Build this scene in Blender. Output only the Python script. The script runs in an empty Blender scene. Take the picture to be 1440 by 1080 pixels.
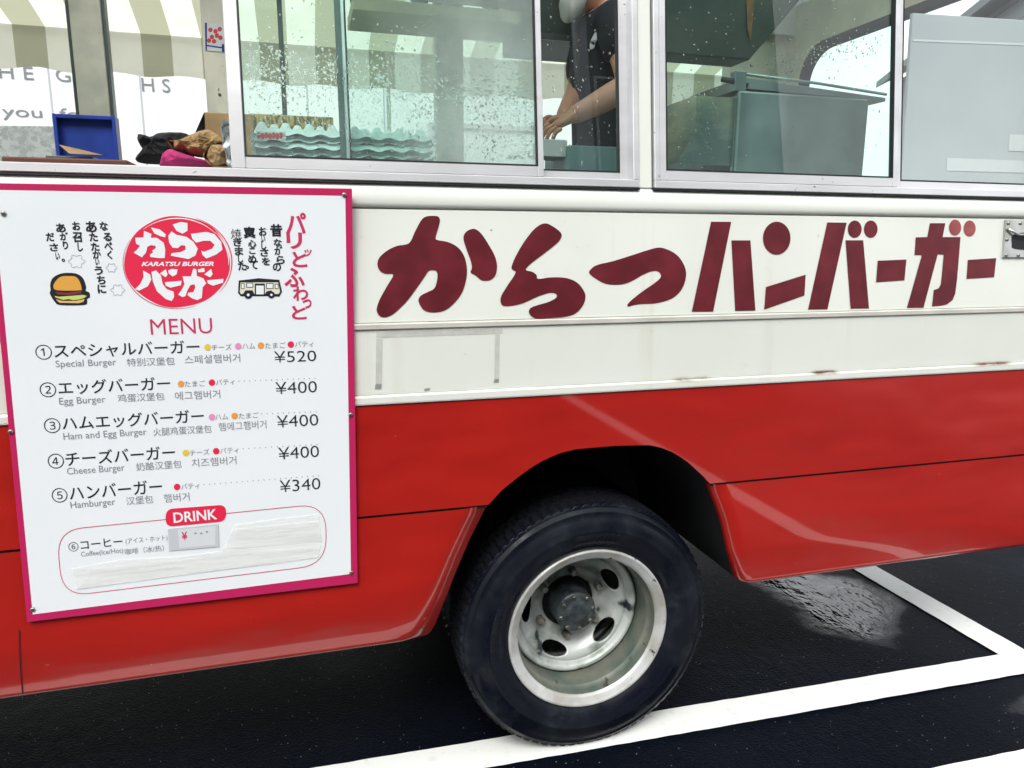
import bpy, bmesh, math, random
from mathutils import Vector, Matrix, noise
from mathutils.geometry import tessellate_polygon
random.seed(7)
S = bpy.context.scene
COL = S.collection
# ------------------------------------------------------------------ camera
F_PX, YAW, PITCH, ROLL, CAM_H, CAM_D = 1040.0, 0.27785, 0.18945, 0.00396, 1.38176, 1.66
def cam_axes():
    f = Vector((math.sin(YAW)*math.cos(PITCH), math.cos(YAW)*math.cos(PITCH), -math.sin(PITCH)))
    r = Vector((math.cos(YAW), -math.sin(YAW), 0)); u = r.cross(f)
    return r*math.cos(ROLL)+u*math.sin(ROLL), -r*math.sin(ROLL)+u*math.cos(ROLL), f
R_, U_, F_ = cam_axes()
CAM = Vector((0, -CAM_D, CAM_H))
cd = bpy.data.cameras.new('camera'); cam = bpy.data.objects.new('camera', cd); COL.objects.link(cam)
cd.sensor_width = 36; cd.lens = 36*F_PX/1440; cd.clip_end = 500; cd.clip_start = 0.02
cam.matrix_world = Matrix.Translation(CAM) @ Matrix((R_, U_, -F_)).transposed().to_4x4()
S.camera = cam
# ------------------------------------------------------------------ world, sun, exposure
SUN_DIR = Vector((-0.45, -0.95, 1.25)).normalized()
w = bpy.data.worlds.new('World'); S.world = w; w.use_nodes = True
wn = w.node_tree.nodes; wl = w.node_tree.links
sky = wn.new('ShaderNodeTexSky'); sky.sky_type = 'NISHITA'; sky.sun_disc = False
sky.sun_elevation = math.asin(SUN_DIR.z); sky.sun_rotation = math.atan2(SUN_DIR.x, SUN_DIR.y) % (2*math.pi)
sky.air_density = 1.0; sky.dust_density = 6.0
hs = wn.new('ShaderNodeHueSaturation'); hs.inputs['Saturation'].default_value = 0.22
wl.new(sky.outputs[0], hs.inputs['Color']); 
ov = wn.new('ShaderNodeMix'); ov.data_type = 'RGBA'; ov.inputs[0].default_value = .65      # the overcast: an even cloud layer over the clear sky
ov.inputs[7].default_value = (6.6, 6.85, 7.0, 1); wl.new(hs.outputs[0], ov.inputs[6]); wl.new(ov.outputs[2], wn['Background'].inputs['Color'])
wn['Background'].inputs['Strength'].default_value = 0.12
sd = bpy.data.lights.new('sun', 'SUN'); sd.energy = 1.0; sd.angle = math.radians(25); sd.color = (1, .98, .94)
so = bpy.data.objects.new('sun', sd); COL.objects.link(so); so.rotation_euler = SUN_DIR.to_track_quat('Z', 'Y').to_euler()
S.view_settings.view_transform = 'Standard'; S.view_settings.look = 'None'; S.view_settings.gamma = 1
S.view_settings.use_curve_mapping = False; S.view_settings.exposure = 1.18
S.render.engine = 'CYCLES'; S.cycles.use_denoising = True; S.cycles.max_bounces = 10
S.cycles.transparent_max_bounces = 24; S.cycles.glossy_bounces = 4; S.cycles.transmission_bounces = 6
S.cycles.sample_clamp_indirect = 4; S.cycles.caustics_reflective = False; S.cycles.caustics_refractive = False

# ------------------------------------------------------------------ survey helpers: where a sight line meets a real plane of the bus
def ray(px, py): return (R_*((px-720)/F_PX) + U_*((540-py)/F_PX) + F_)
def at(px, py, y=0.0):
    d = ray(px, py); return CAM + d*((y+CAM_D)/d.y)
def atx(px, py, x):
    d = ray(px, py); return CAM + d*(x/d.x)
def ground(px, py):
    d = ray(px, py); return CAM + d*(-CAM_H/d.z)
def prof(z):                                    # how far the bus side leans in at height z
    if z > 1.455: return .0153 + .11*(z-1.455)
    if z > 1.2: return .06*(z-1.2)
    if z < .56: return .9*(.56-z)**2
    return 0.0
def side(px, py, off=0.0):
    y = 0.0
    for _ in range(8): p = at(px, py, y+off); y = prof(p.z)
    return p
# ------------------------------------------------------------------ materials
def mat(name, col=(.5,.5,.5), rough=.5, metal=0, **kw):
    m = bpy.data.materials.new(name); m.use_nodes = True
    b = m.node_tree.nodes['Principled BSDF']
    b.inputs['Base Color'].default_value = (*col, 1); b.inputs['Roughness'].default_value = rough
    b.inputs['Metallic'].default_value = metal
    for k, v in kw.items(): b.inputs[k.replace('_', ' ')].default_value = v
    return m
def N(m, t, **kw):
    n = m.node_tree.nodes.new(t)
    for k, v in kw.items(): setattr(n, k, v)
    return n
def L(m, a, b): m.node_tree.links.new(a, b)
def coords(m, scale=(1,1,1)):
    tc = N(m, 'ShaderNodeTexCoord'); mp = N(m, 'ShaderNodeMapping'); mp.inputs['Scale'].default_value = scale
    L(m, tc.outputs['Object'], mp.inputs[0]); return mp.outputs[0]
def tex(m, scale, detail=4, sc=(1,1,1), rough=.5, dist=0):
    n = N(m, 'ShaderNodeTexNoise'); n.inputs['Scale'].default_value = scale; n.inputs['Detail'].default_value = detail
    n.inputs['Roughness'].default_value = rough; n.inputs['Distortion'].default_value = dist
    L(m, coords(m, sc), n.inputs['Vector']); return n.outputs['Fac']
def ramp(m, fac, a, b, ca=0.0, cb=1.0):
    n = N(m, 'ShaderNodeMapRange'); n.inputs[1].default_value = a; n.inputs[2].default_value = b
    n.inputs[3].default_value = ca; n.inputs[4].default_value = cb; L(m, fac, n.inputs[0]); return n.outputs[0]
def mth(m, op, a, b=None, c=None):
    n = N(m, 'ShaderNodeMath', operation=op)
    for i, v in enumerate((a, b, c)):
        if v is None: continue
        if isinstance(v, (int, float)): n.inputs[i].default_value = v
        else: L(m, v, n.inputs[i])
    return n.outputs[0]
def mixc(m, fac, a, b):
    n = N(m, 'ShaderNodeMix', data_type='RGBA')
    if isinstance(fac, (int, float)): n.inputs[0].default_value = fac
    else: L(m, fac, n.inputs[0])
    for i, v in ((6, a), (7, b)):
        if isinstance(v, tuple): n.inputs[i].default_value = (*v, 1)
        else: L(m, v, n.inputs[i])
    return n.outputs[2]
def bsdf(m): return m.node_tree.nodes['Principled BSDF']
def setc(m, s): L(m, s, bsdf(m).inputs['Base Color'])
def bump(m, h, dist, strength=1):
    b = N(m, 'ShaderNodeBump'); b.inputs['Strength'].default_value = strength; b.inputs['Distance'].default_value = dist
    L(m, h, b.inputs['Height']); L(m, b.outputs[0], bsdf(m).inputs['Normal']); return b
def vary(m, c1, c2, scale=8, sc=(1,1,1), lo=.35, hi=.65, detail=5):
    setc(m, mixc(m, ramp(m, tex(m, scale, detail, sc), lo, hi), c1, c2)); return m

M = {}
# cream paint: chalky, with faint run-off streaks and rust along the belt
m = M['cream'] = mat('cream_paint', (.80,.80,.72), .3, Coat_Weight=.3, Coat_Roughness=.1)
base = mixc(m, ramp(m, tex(m, 2.2, 4), .35, .7), (.77,.795,.735), (.72,.745,.68))
streak = mth(m, 'MULTIPLY', ramp(m, tex(m, 1, 3, (16,1,.55)), .60, .74), ramp(m, tex(m, 3, 3), .4, .65))
base = mixc(m, mth(m, 'MULTIPLY', streak, .42), base, (.50,.40,.24))
speck = ramp(m, tex(m, 95, 2), .76, .80); base = mixc(m, mth(m, 'MULTIPLY', speck, .35), base, (.3,.25,.18))
tc = N(m, 'ShaderNodeTexCoord'); sx = N(m, 'ShaderNodeSeparateXYZ'); L(m, tc.outputs['Object'], sx.inputs[0])
zz = mth(m, 'ABSOLUTE', mth(m, 'SUBTRACT', sx.outputs[2], 1.0405))
nearb = ramp(m, zz, .0012, .008, 1, 0)
def hump(cx, wd): return ramp(m, mth(m, 'ABSOLUTE', mth(m, 'SUBTRACT', sx.outputs[0], cx)), wd*.5, wd, 1, 0)
spots = mth(m, 'MAXIMUM', mth(m, 'MAXIMUM', hump(.975, .09), hump(1.93, .09)), mth(m, 'MAXIMUM', hump(1.35, .05), .12))
rus = mth(m, 'MULTIPLY', mth(m, 'MULTIPLY', nearb, spots), ramp(m, mth(m, 'ADD', tex(m, 2.6, 2, (1,.2,.3)), mth(m, 'MULTIPLY', tex(m, 60, 4, (.5,1,1)), .35)), .58, .72))
base = mixc(m, rus, base, (.16,.065,.02)); setc(m, base)
bump(m, tex(m, 3.2, 2), .006, .5)
m = M['cream_in'] = vary(mat('interior_cream', (.5,.48,.34), .6), (.74,.70,.50), (.62,.58,.42), 6)
m = M['post'] = mat('worn_post_paint', (.42,.42,.34), .5)
c = mixc(m, ramp(m, tex(m, 9, 4), .4, .65), (.78,.75,.62), (.60,.60,.50))
c = mixc(m, ramp(m, tex(m, 26, 3, (1,1,.6)), .70, .74), c, (.03,.025,.02)); setc(m, c)
m = M['red'] = mat('red_paint', (.42,.017,.013), .3, Coat_Weight=1.0, Coat_Roughness=.04, Coat_IOR=1.52)
c = mixc(m, ramp(m, tex(m, 1.6, 3), .35, .65), (.385,.0115,.008), (.425,.0145,.009))
c = mixc(m, mth(m, 'MULTIPLY', ramp(m, tex(m, 130, 2, (.5,1,1)), .75, .79), .5), c, (.6,.25,.2))
chip = ramp(m, tex(m, 30, 3, (.7,1,1.4)), .76, .79); c = mixc(m, mth(m, 'MULTIPLY', chip, .5), c, (.06,.02,.02)); setc(m, c)
h = mth(m, 'ADD', tex(m, 2.0, 2, (1,1,2.2)), mth(m, 'MULTIPLY', tex(m, 9, 2), .05))
bump(m, h, .034, .6)
m = M['maroon'] = mat('maroon_lettering', (.13,.012,.018), .42, Specular_IOR_Level=.35)
c = mixc(m, ramp(m, tex(m, 14, 4), .4, .65), (.10,.009,.015), (.15,.014,.023)); setc(m, c)
bump(m, tex(m, 3.2, 2), .006, .5)
M['maroon2'] = vary(mat('faded_lettering', (.3,.05,.05), .4), (.25,.035,.04), (.34,.075,.07), 20)
m = M['mould'] = vary(mat('moulding_grey', (.58,.57,.52), .4), (.60,.59,.54), (.50,.49,.44), 10)
m = M['alu'] = mat('aluminium_frame', (.72,.72,.75), .42, .55)
c = mixc(m, ramp(m, tex(m, 14, 5, (.25,1,1)), .35, .7), (.76,.765,.78), (.62,.625,.635))
c = mixc(m, ramp(m, tex(m, 60, 3), .72, .78), c, (.2,.19,.17)); setc(m, c)
M['aludark'] = mat('dark_frame', (.12,.15,.15), .4, .3)
M['rubber'] = mat('black_gasket', (.008,.009,.012), .55)
M['under'] = mat('underbody_black', (.006,.007,.009), .8)
m = M['steel'] = mat('stainless_steel', (.30,.34,.34), .32, .9); bump(m, tex(m, 3, 3), .01, .4)
c = mixc(m, ramp(m, tex(m, 5, 4), .35, .7), (.34,.38,.38), (.20,.25,.25)); setc(m, c)
M['hood'] = vary(mat('range_hood_grey', (.05,.075,.07), .5, .3), (.045,.07,.065), (.09,.11,.09), 4)
# tyre
m = M['tyre'] = mat('tyre_rubber', (.010,.014,.028), .5, Specular_IOR_Level=.2)
dust = mth(m, 'MULTIPLY', ramp(m, tex(m, 7, 5), .50, .68), ramp(m, tex(m, 40, 3), .35, .7))
setc(m, mixc(m, mth(m, 'MULTIPLY', dust, .55), (.0045,.006,.0115), (.030,.042,.050)))
L(m, ramp(m, tex(m, 6, 4), .42, .56, .22, .62), bsdf(m).inputs['Roughness']); bump(m, tex(m, 200, 2), .0008, .5)
# rim
m = M['rim'] = mat('silver_rim_paint', (.55,.56,.55), .38, .25)
c = mixc(m, ramp(m, tex(m, 9, 5), .42, .62), (.60,.61,.61), (.40,.39,.35))
c = mixc(m, ramp(m, tex(m, 45, 4), .66, .72), c, (.06,.045,.035)); setc(m, c); bump(m, tex(m, 60, 3), .001, .5)
m = M['barrel'] = mat('grimy_rim_barrel', (.25,.28,.25), .5, .2)
c = mixc(m, ramp(m, tex(m, 14, 5), .35, .65), (.085,.12,.10), (.19,.19,.155))
c = mixc(m, ramp(m, tex(m, 50, 4, (1,.4,1)), .62, .7), c, (.05,.05,.045)); setc(m, c)
m = M['disc'] = mat('wheel_disc', (.5,.52,.5), .4, .2)
c = mixc(m, ramp(m, tex(m, 11, 4), .45, .62), (.52,.55,.53), (.22,.26,.22))
c = mixc(m, ramp(m, tex(m, 12, 4), .60, .65), c, (.025,.03,.035)); setc(m, c)
m = M['hub'] = vary(mat('greasy_hub', (.05,.06,.065), .45, .4), (.025,.032,.04), (.085,.105,.11), 34); bump(m, tex(m, 70, 3), .003, .8)
M['nut'] = vary(mat('lug_nut_metal', (.3,.3,.27), .4, .6), (.36,.35,.30), (.08,.08,.07), 60)
# ground
m = M['asphalt'] = mat('wet_asphalt', (.018,.02,.026), .3, Specular_IOR_Level=.32); ASPH = m
vo = N(m, 'ShaderNodeTexVoronoi'); vo.inputs['Scale'].default_value = 170; L(m, coords(m), vo.inputs['Vector'])
c = mixc(m, ramp(m, tex(m, 1.3, 4), .35, .65), (.0014,.0026,.0060), (.0032,.0046,.0085))
c = mixc(m, ramp(m, vo.outputs['Distance'], .0, .25, .3, 0), c, (.035,.035,.04))
sp_ = N(m, 'ShaderNodeSeparateColor'); L(m, vo.outputs['Color'], sp_.inputs[0])
c = mixc(m, mth(m, 'MULTIPLY', mth(m, 'GREATER_THAN', sp_.outputs[0], .985), ramp(m, vo.outputs['Distance'], .1, .3, .8, 0)), c, (.5,.5,.52)); setc(m, c)
def pud(cx, cy, rx, ry):
    tcp = N(m, 'ShaderNodeTexCoord'); mp = N(m, 'ShaderNodeMapping', vector_type='POINT')
    mp.inputs['Location'].default_value = (-cx/rx, -cy/ry, 0); mp.inputs['Scale'].default_value = (1/rx, 1/ry, 0)
    L(m, tcp.outputs['Object'], mp.inputs[0]); ln = N(m, 'ShaderNodeVectorMath', operation='LENGTH'); L(m, mp.outputs[0], ln.inputs[0])
    return ramp(m, mth(m, 'ADD', ln.outputs['Value'], mth(m, 'MULTIPLY', tex(m, 4, 5), 1.1)), 1.62, 1.20)
wet = mth(m, 'MAXIMUM', ramp(m, tex(m, 1.1, 3), .47, .60, 0, .25), mth(m, 'MAXIMUM', pud(1.97, .62, .26, .34), pud(2.3, -.15, .30, .09)))
L(m, ramp(m, wet, .25, 1, .06, 1.0), bsdf(m).inputs['Specular IOR Level']); L(m, ramp(m, wet, 0, 1, .50, .06), bsdf(m).inputs['Roughness'])
h = mth(m, 'ADD', mth(m, 'MULTIPLY', vo.outputs['Distance'], ramp(m, wet, 0, 1, .5, .06)), mth(m, 'MULTIPLY', tex(m, 24, 2, (1,.6,1)), ramp(m, wet, 0, 1, .5, 2.0)))
bump(m, h, .006, .45)
m = M['line'] = mat('road_marking_paint', (.80,.81,.78), .45)
c = mixc(m, ramp(m, tex(m, 30, 5), .58, .75), (.82,.83,.80), (.70,.71,.68))
c = mixc(m, ramp(m, tex(m, 140, 3), .72, .8), c, (.4,.4,.38)); setc(m, c); bump(m, tex(m, 160, 2), .001, .5)
# print
M['board'] = vary(mat('board_white', (.78,.82,.86), .3, Coat_Weight=.25), (.83,.86,.89), (.80,.84,.87), 3)
M['crimson'] = mat('board_border', (.50,.018,.105), .35)
for n, c in dict(ink=(.012,.014,.02), ink_grey=(.23,.24,.27), print_red=(.75,.02,.07), print_rose=(.55,.03,.11), pr_yellow=(.75,.55,.06), pr_pink=(.75,.28,.5),
                 pr_orange=(.78,.33,.06), bun=(.72,.36,.06), meat=(.2,.03,.06), lettuce=(.55,.65,.15), lower_bun=(.75,.45,.18), puff=(.52,.54,.58), icon_cream=(.72,.7,.55)).items():
    M[n] = mat(n, c, .45)
m = M['tape'] = mat('clear_tape', (.92,.93,.91), .2, Alpha=.5); bump(m, tex(m, 20, 3, (.3,1,2)), .004, .7)
m = M['tape2'] = mat('aged_tape_residue', (.52,.52,.49), .5, Alpha=.5)
setc(m, mixc(m, ramp(m, tex(m, 40, 4), .4, .7), (.56,.56,.53), (.68,.68,.64)))
M['screw'] = mat('screw_steel', (.35,.33,.3), .35, .9)
M['plate'] = vary(mat('latch_plate', (.6,.6,.6), .3, .8), (.62,.62,.63), (.45,.44,.4), 20)

def glass(name, tint, fog_amt, fog_fn=None, fogcol=(.84,.95,.92), fogtr=.65):
    """thin pane: transparent + Fresnel mirror, with a veil of condensation"""
    m = bpy.data.materials.new(name); m.use_nodes = True; nt = m.node_tree; nt.nodes.remove(nt.nodes['Principled BSDF'])
    out = nt.nodes['Material Output']
    tr = N(m, 'ShaderNodeBsdfTransparent'); tr.inputs[0].default_value = (*tint, 1)
    gl = N(m, 'ShaderNodeBsdfGlossy'); gl.inputs['Roughness'].default_value = .0; gl.inputs[0].default_value = (1,1,1,1)
    lw = N(m, 'ShaderNodeLayerWeight'); lw.inputs[0].default_value = .5
    fr_ = mth(m, 'ADD', mth(m, 'MULTIPLY', mth(m, 'POWER', lw.outputs['Facing'], 5), .94), .055)
    mx = N(m, 'ShaderNodeMixShader'); L(m, fr_, mx.inputs[0]); L(m, tr.outputs[0], mx.inputs[1]); L(m, gl.outputs[0], mx.inputs[2])
    last = mx.outputs[0]
    if fog_amt:
        df = N(m, 'ShaderNodeBsdfDiffuse'); df.inputs[0].default_value = (*fogcol, 1)
        tl = N(m, 'ShaderNodeBsdfTranslucent'); tl.inputs[0].default_value = (*fogcol, 1)
        f = N(m, 'ShaderNodeMixShader'); f.inputs[0].default_value = fogtr; L(m, df.outputs[0], f.inputs[1]); L(m, tl.outputs[0], f.inputs[2])
        v = fog_fn(m) if fog_fn else fog_amt
        m2 = N(m, 'ShaderNodeMixShader'); L(m, last, m2.inputs[1]); L(m, f.outputs[0], m2.inputs[2])
        if isinstance(v, (int, float)): m2.inputs[0].default_value = v
        else: L(m, mth(m, 'MULTIPLY', v, fog_amt), m2.inputs[0])
        last = m2.outputs[0]
    L(m, last, out.inputs[0]); return m
def obj_xyz(m):
    tc = N(m, 'ShaderNodeTexCoord'); s = N(m, 'ShaderNodeSeparateXYZ'); L(m, tc.outputs['Object'], s.inputs[0]); return s.outputs
def fog_main(m):
    x, y, z = obj_xyz(m)
    right = ramp(m, x, .14, .42); low = ramp(m, z, 1.95, 1.60)
    a = mth(m, 'MULTIPLY', right, mth(m, 'ADD', mth(m, 'MULTIPLY', low, .55), .55))
    a = mth(m, 'MAXIMUM', a, mth(m, 'MULTIPLY', low, .18))
    n = ramp(m, tex(m, 7, 4), .25, .75, .55, 1.1)
    return mth(m, 'MULTIPLY', a, n)
def fog_light(m):
    x, y, z = obj_xyz(m)
    return mth(m, 'MULTIPLY', ramp(m, z, 1.9, 1.56, .15, 1), ramp(m, tex(m, 6, 4), .3, .7, .3, 1))
M['glass_fog'] = glass('fogged_glass', (.76,.94,.88), .74, fog_main)
M['glass_teal'] = glass('tinted_glass', (.70,.93,.87), .13, fog_light)
M['glass_clean'] = glass('wiped_glass', (.86,.95,.92), .03, fog_light)
M['glass_clear'] = glass('clear_glass', (.93,.97,.96), .22, fog_light, (.9,.95,.95), .6)
M['glass_far'] = glass('hazy_far_glass', (.96,.98,.97), .06, fog_light, (.8,.85,.85), .8)
M['drop'] = mat('water_drop', (.9,.95,.95), .0, Transmission_Weight=1.0, IOR=1.33)

# ------------------------------------------------------------------ mesh helpers
def tagit(o, label=None, cat=None, group=None, kind=None):
    if label: o['label'] = label
    if cat: o['category'] = cat
    if group: o['group'] = group
    if kind: o['kind'] = kind
    return o
def link(name, me, m=None, parent=None, smooth=False):
    o = bpy.data.objects.new(name, me); COL.objects.link(o)
    if m is not None:
        for q in (m if isinstance(m, (list, tuple)) else [m]): me.materials.append(M[q] if isinstance(q, str) else q)
    if parent: o.parent = parent
    if smooth:
        for p in me.polygons: p.use_smooth = True
    return o
def thing(name, label, cat, group=None):
    o = bpy.data.objects.new(name, None); COL.objects.link(o); o.empty_display_size = .1
    return tagit(o, label, cat, group)
def mesh(name, vs, fs, m, parent=None, smooth=False, bev=0, seg=2, recalc=True):
    me = bpy.data.meshes.new(name)
    bm = bmesh.new(); vv = [bm.verts.new(v) for v in vs]
    for f in fs:
        try: bm.faces.new([vv[i] for i in f])
        except ValueError: pass
    if recalc: bmesh.ops.recalc_face_normals(bm, faces=bm.faces)
    if bev: bmesh.ops.bevel(bm, geom=bm.edges[:], offset=bev, segments=seg, affect='EDGES', profile=.5)
    bm.to_mesh(me); bm.free()
    return link(name, me, m, parent, smooth)
BOXF = [(0,1,3,2),(4,6,7,5),(0,4,5,1),(2,3,7,6),(0,2,6,4),(1,5,7,3)]
def box(name, x0, x1, y0, y1, z0, z1, m, parent=None, bev=.002, lean=False, smooth=False):
    vs = [(x, (prof(z) if lean else 0)+y, z) for x in (x0,x1) for y in (y0,y1) for z in (z0,z1)]
    return mesh(name, vs, BOXF, m, parent, smooth, bev)
def boxes(name, lst, m, parent=None, bev=.0015, lean=False):
    bm = bmesh.new()
    for (x0,x1,y0,y1,z0,z1) in lst:
        vs = [bm.verts.new((x, (prof(z) if lean else 0)+y, z)) for x in (x0,x1) for y in (y0,y1) for z in (z0,z1)]
        for f in BOXF: bm.faces.new([vs[i] for i in f])
    bmesh.ops.recalc_face_normals(bm, faces=bm.faces)
    if bev: bmesh.ops.bevel(bm, geom=bm.edges[:], offset=bev, segments=1, affect='EDGES')
    me = bpy.data.meshes.new(name); bm.to_mesh(me); bm.free(); return link(name, me, m, parent)
def smoothpts(pts, n=4, closed=True):
    out = []; k = len(pts)
    for i in range(k):
        p0,p1,p2,p3 = (Vector(pts[(i+j-1)%k][:2]) for j in range(4))
        for s in range(n):
            t = s/n
            out.append(tuple(.5*((2*p1)+(p2-p0)*t+(2*p0-5*p1+4*p2-p3)*t*t+(3*p1-p0-3*p2+p3)*t**3)))
    return out
def flat_poly(name, pts3, m, parent=None, thick=0.0):
    """a closed outline of 3-D points, filled; thick > 0 gives it a real edge towards +y"""
    tris = tessellate_polygon([[Vector((p[0], p[2], 0)) for p in pts3]])
    n = len(pts3); vs = [tuple(p) for p in pts3]; fs = [tuple(t) for t in tris]
    if thick:
        vs += [(p[0], p[1]+thick, p[2]) for p in pts3]
        fs += [(i, (i+1)%n, (i+1)%n+n, i+n) for i in range(n)]
    return mesh(name, vs, fs, m, parent)
def multi_poly(name, polys, m, parent=None):
    vs = []; fs = []
    for pts3 in polys:
        o = len(vs); vs += [tuple(p) for p in pts3]
        fs += [tuple(i+o for i in t) for t in tessellate_polygon([[Vector((p[0], p[2], 0)) for p in pts3]])]
    return mesh(name, vs, fs, m, parent)
def ell(cx, cy, rx, ry, n=40): return [(cx+rx*math.cos(2*math.pi*i/n), cy+ry*math.sin(2*math.pi*i/n)) for i in range(n)]
def extrude_x(name, prof_pts, x0, x1, m, parent=None, nx=1, smooth=False, closed=False):
    """prof_pts: (y, z) polyline swept along x"""
    k = len(prof_pts); vs = []; fs = []
    for i in range(nx+1):
        x = x0+(x1-x0)*i/nx
        vs += [(x, y, z) for y, z in prof_pts]
    for i in range(nx):
        for j in range(k if closed else k-1):
            a = i*k+j; b = i*k+(j+1)%k; fs.append((a, b, b+k, a+k))
    if closed: fs += [tuple(range(k)), tuple(range(nx*k, nx*k+k))]
    return mesh(name, vs, fs, m, parent, smooth)
def revolve(pr, n=96, mod=None):
    """pr: (r, y) profile about the Y axis through the origin"""
    vs = []; fs = []; k = len(pr)
    for i in range(n):
        a = 2*math.pi*i/n
        for j, (r, y) in enumerate(pr):
            rr = r+(mod(i, j) if mod else 0); vs.append((rr*math.cos(a), y, rr*math.sin(a)))
    for i in range(n):
        for j in range(k-1):
            a = i*k+j; b = ((i+1)%n)*k+j; fs.append((a, a+1, b+1, b))
    return vs, fs
def mesh_raw(name, vs, fs, smooth_all=True):
    me = bpy.data.meshes.new(name); me.from_pydata(vs, [], fs); me.update()
    bm = bmesh.new(); bm.from_mesh(me); bmesh.ops.recalc_face_normals(bm, faces=bm.faces); bm.to_mesh(me); bm.free()
    if smooth_all:
        for p in me.polygons: p.use_smooth = True
    return me
def text_mesh(body, bold=0.0, shear=0.0):
    c = bpy.data.curves.new('t', 'FONT'); c.body = body; c.size = 1; c.offset = bold; c.shear = shear; c.resolution_u = 3
    o = bpy.data.objects.new('t', c); COL.objects.link(o)
    dg = bpy.context.evaluated_depsgraph_get(); me = bpy.data.meshes.new_from_object(o.evaluated_get(dg))
    bpy.data.objects.remove(o); bpy.data.curves.remove(c); return me
def fit_text(name, body, P0, P1, up, m, parent=None, bold=0.0, shear=0.0):
    """lay the word's bounding box on the parallelogram P0 (lower left), P1 (lower right), P0 + up"""
    me = text_mesh(body, bold, shear); xs = [v.co.x for v in me.vertices]; ys = [v.co.y for v in me.vertices]
    x0, x1, y0, y1 = min(xs), max(xs), min(ys), max(ys)
    for v in me.vertices:
        u = (v.co.x-x0)/(x1-x0); t = (v.co.y-y0)/(y1-y0); v.co = P0+(P1-P0)*u+up*t
    me.name = name; me.materials.clear(); return link(name, me, m, parent)

# ------------------------------------------------------------------ ground and markings
def sheet(name, x0, x1, y0, y1, z, m, nx=1, ny=1):
    vs = [(x0+(x1-x0)*i/nx, y0+(y1-y0)*j/ny, z) for i in range(nx+1) for j in range(ny+1)]
    fs = [(i*(ny+1)+j, (i+1)*(ny+1)+j, (i+1)*(ny+1)+j+1, i*(ny+1)+j+1) for i in range(nx) for j in range(ny)]
    return mesh(name, vs, fs, m)
tagit(sheet('asphalt_ground', -120, 120, -120, 120, 0, 'asphalt', 8, 8), 'dark wet asphalt of the parking area', kind='structure')
ANG = -0.024
def line_strip(name, x0, x1, y0, y1, label):       # painted strip, slightly ragged edge
    n = max(2, int(max(x1-x0, y1-y0)/.04)); vs = []
    along_x = (x1-x0) > (y1-y0)
    for i in range(n+1):
        t = i/n; j1 = random.uniform(-.0012,.0012); j2 = random.uniform(-.0012,.0012)
        if along_x: a = (x0+(x1-x0)*t, y0+j1); b = (x0+(x1-x0)*t, y1+j2)
        else: a = (x0+j1, y0+(y1-y0)*t); b = (x1+j2, y0+(y1-y0)*t)
        for q in (a, b):
            vs.append((q[0], q[1]+ANG*(q[0]-1.0) if along_x else q[1]-.03, .0045))
    o = mesh(name, vs, [(2*i, 2*i+1, 2*i+3, 2*i+2) for i in range(n)], 'line')
    return tagit(o, label, kind='structure')
line_strip('parking_line', -6, 2.352, .022, .134, 'long white parking line running under the wheel')
line_strip('parking_line', -6, 2.6, -.385, -.272, 'second long white parking line nearer the viewer')
o = line_strip('parking_line', 2.236, 2.350, .133, 5.2, 'white parking line crossing under the rear of the bus')
for v in o.data.vertices: v.co.z = .0052
o = line_strip('parking_line', 2.236, 2.350, -5.5, -.37, 'white parking line on the open ground before the bus'); 
for v in o.data.vertices: v.co.z = .0052

# ------------------------------------------------------------------ THE BUS
bus = thing('food_truck_bus', 'old cream and red burger bus with maroon Japanese lettering along its side', 'bus')
XF, XR, W = -3.4, 2.42, 1.80                      # front, rear, width
ARCH = [(621.9,858),(640,812),(658,769),(687.5,709.4),(706,689),(728,671.5),(745,659),(763,648),(785,638),(810,631.5),(862.5,627),(913.5,626),(930,629.5),(944,635),(957,642.5),(970.4,652.5),(990.8,671.5),(1001,684.6),(1014,717),(1021.5,738),(1031,783),(1039,811.6),(1043,821)]
arch = [(lambda p: (p.x, p.z))(side(a, b)) for a, b in ARCH]
arch[0] = (arch[0][0], arch[0][1])
Z_SEAM, Z_BELT, ZB_L, ZB_R = .7535, 1.0175, .408, .441
def interp(tab, v):
    for (a, fa), (b, fb) in zip(tab, tab[1:]):
        if a <= v <= b or b <= v <= a: return fa+(fb-fa)*((v-a)/((b-a) or 1))
    return tab[-1][1] if abs(v-tab[-1][0]) < abs(v-tab[0][0]) else tab[0][1]
ytop = max(a[1] for a in arch); ipk = max(range(len(arch)), key=lambda i: arch[i][1])
leftc = [(z, x) for x, z in arch[:ipk+1]]; rightc = [(z, x) for x, z in arch[ipk:]][::-1]
xL = interp(leftc, Z_SEAM); xR = interp(rightc, Z_SEAM)
upper_tab = [(xL, Z_SEAM)]+[(x, z) for x, z in arch if z > Z_SEAM]+[(xR, Z_SEAM)]
# upper red panel, columns cut by the wheel arch, with a turned-in lip
xs = sorted(set([XF+.02+i*.15 for i in range(int((xL-XF)/.15))]+[xL-.0001]+[xL+(xR-xL)*i/64 for i in range(65)]+[xR+.0001]+[xR+i*.12 for i in range(1, int((XR-xR)/.12)+1)]+[XR-.004]))
vs = []; fs = []; NR = 6
for x in xs:
    zb = interp(upper_tab, x) if xL < x < xR else Z_SEAM+.0015
    for j in range(NR+1):
        z = zb+(Z_BELT-zb)*j/NR; vs.append((x, prof(z), z))
    vs.append((x, .022, zb+.001))
for i in range(len(xs)-1):
    k = NR+2; a = i*k; b = a+k
    for j in range(NR): fs.append((a+j, b+j, b+j+1, a+j+1))
    fs.append((a, a+NR+1, b+NR+1, b))
mesh('upper_red_panel', vs, fs, 'red', bus)
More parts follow.
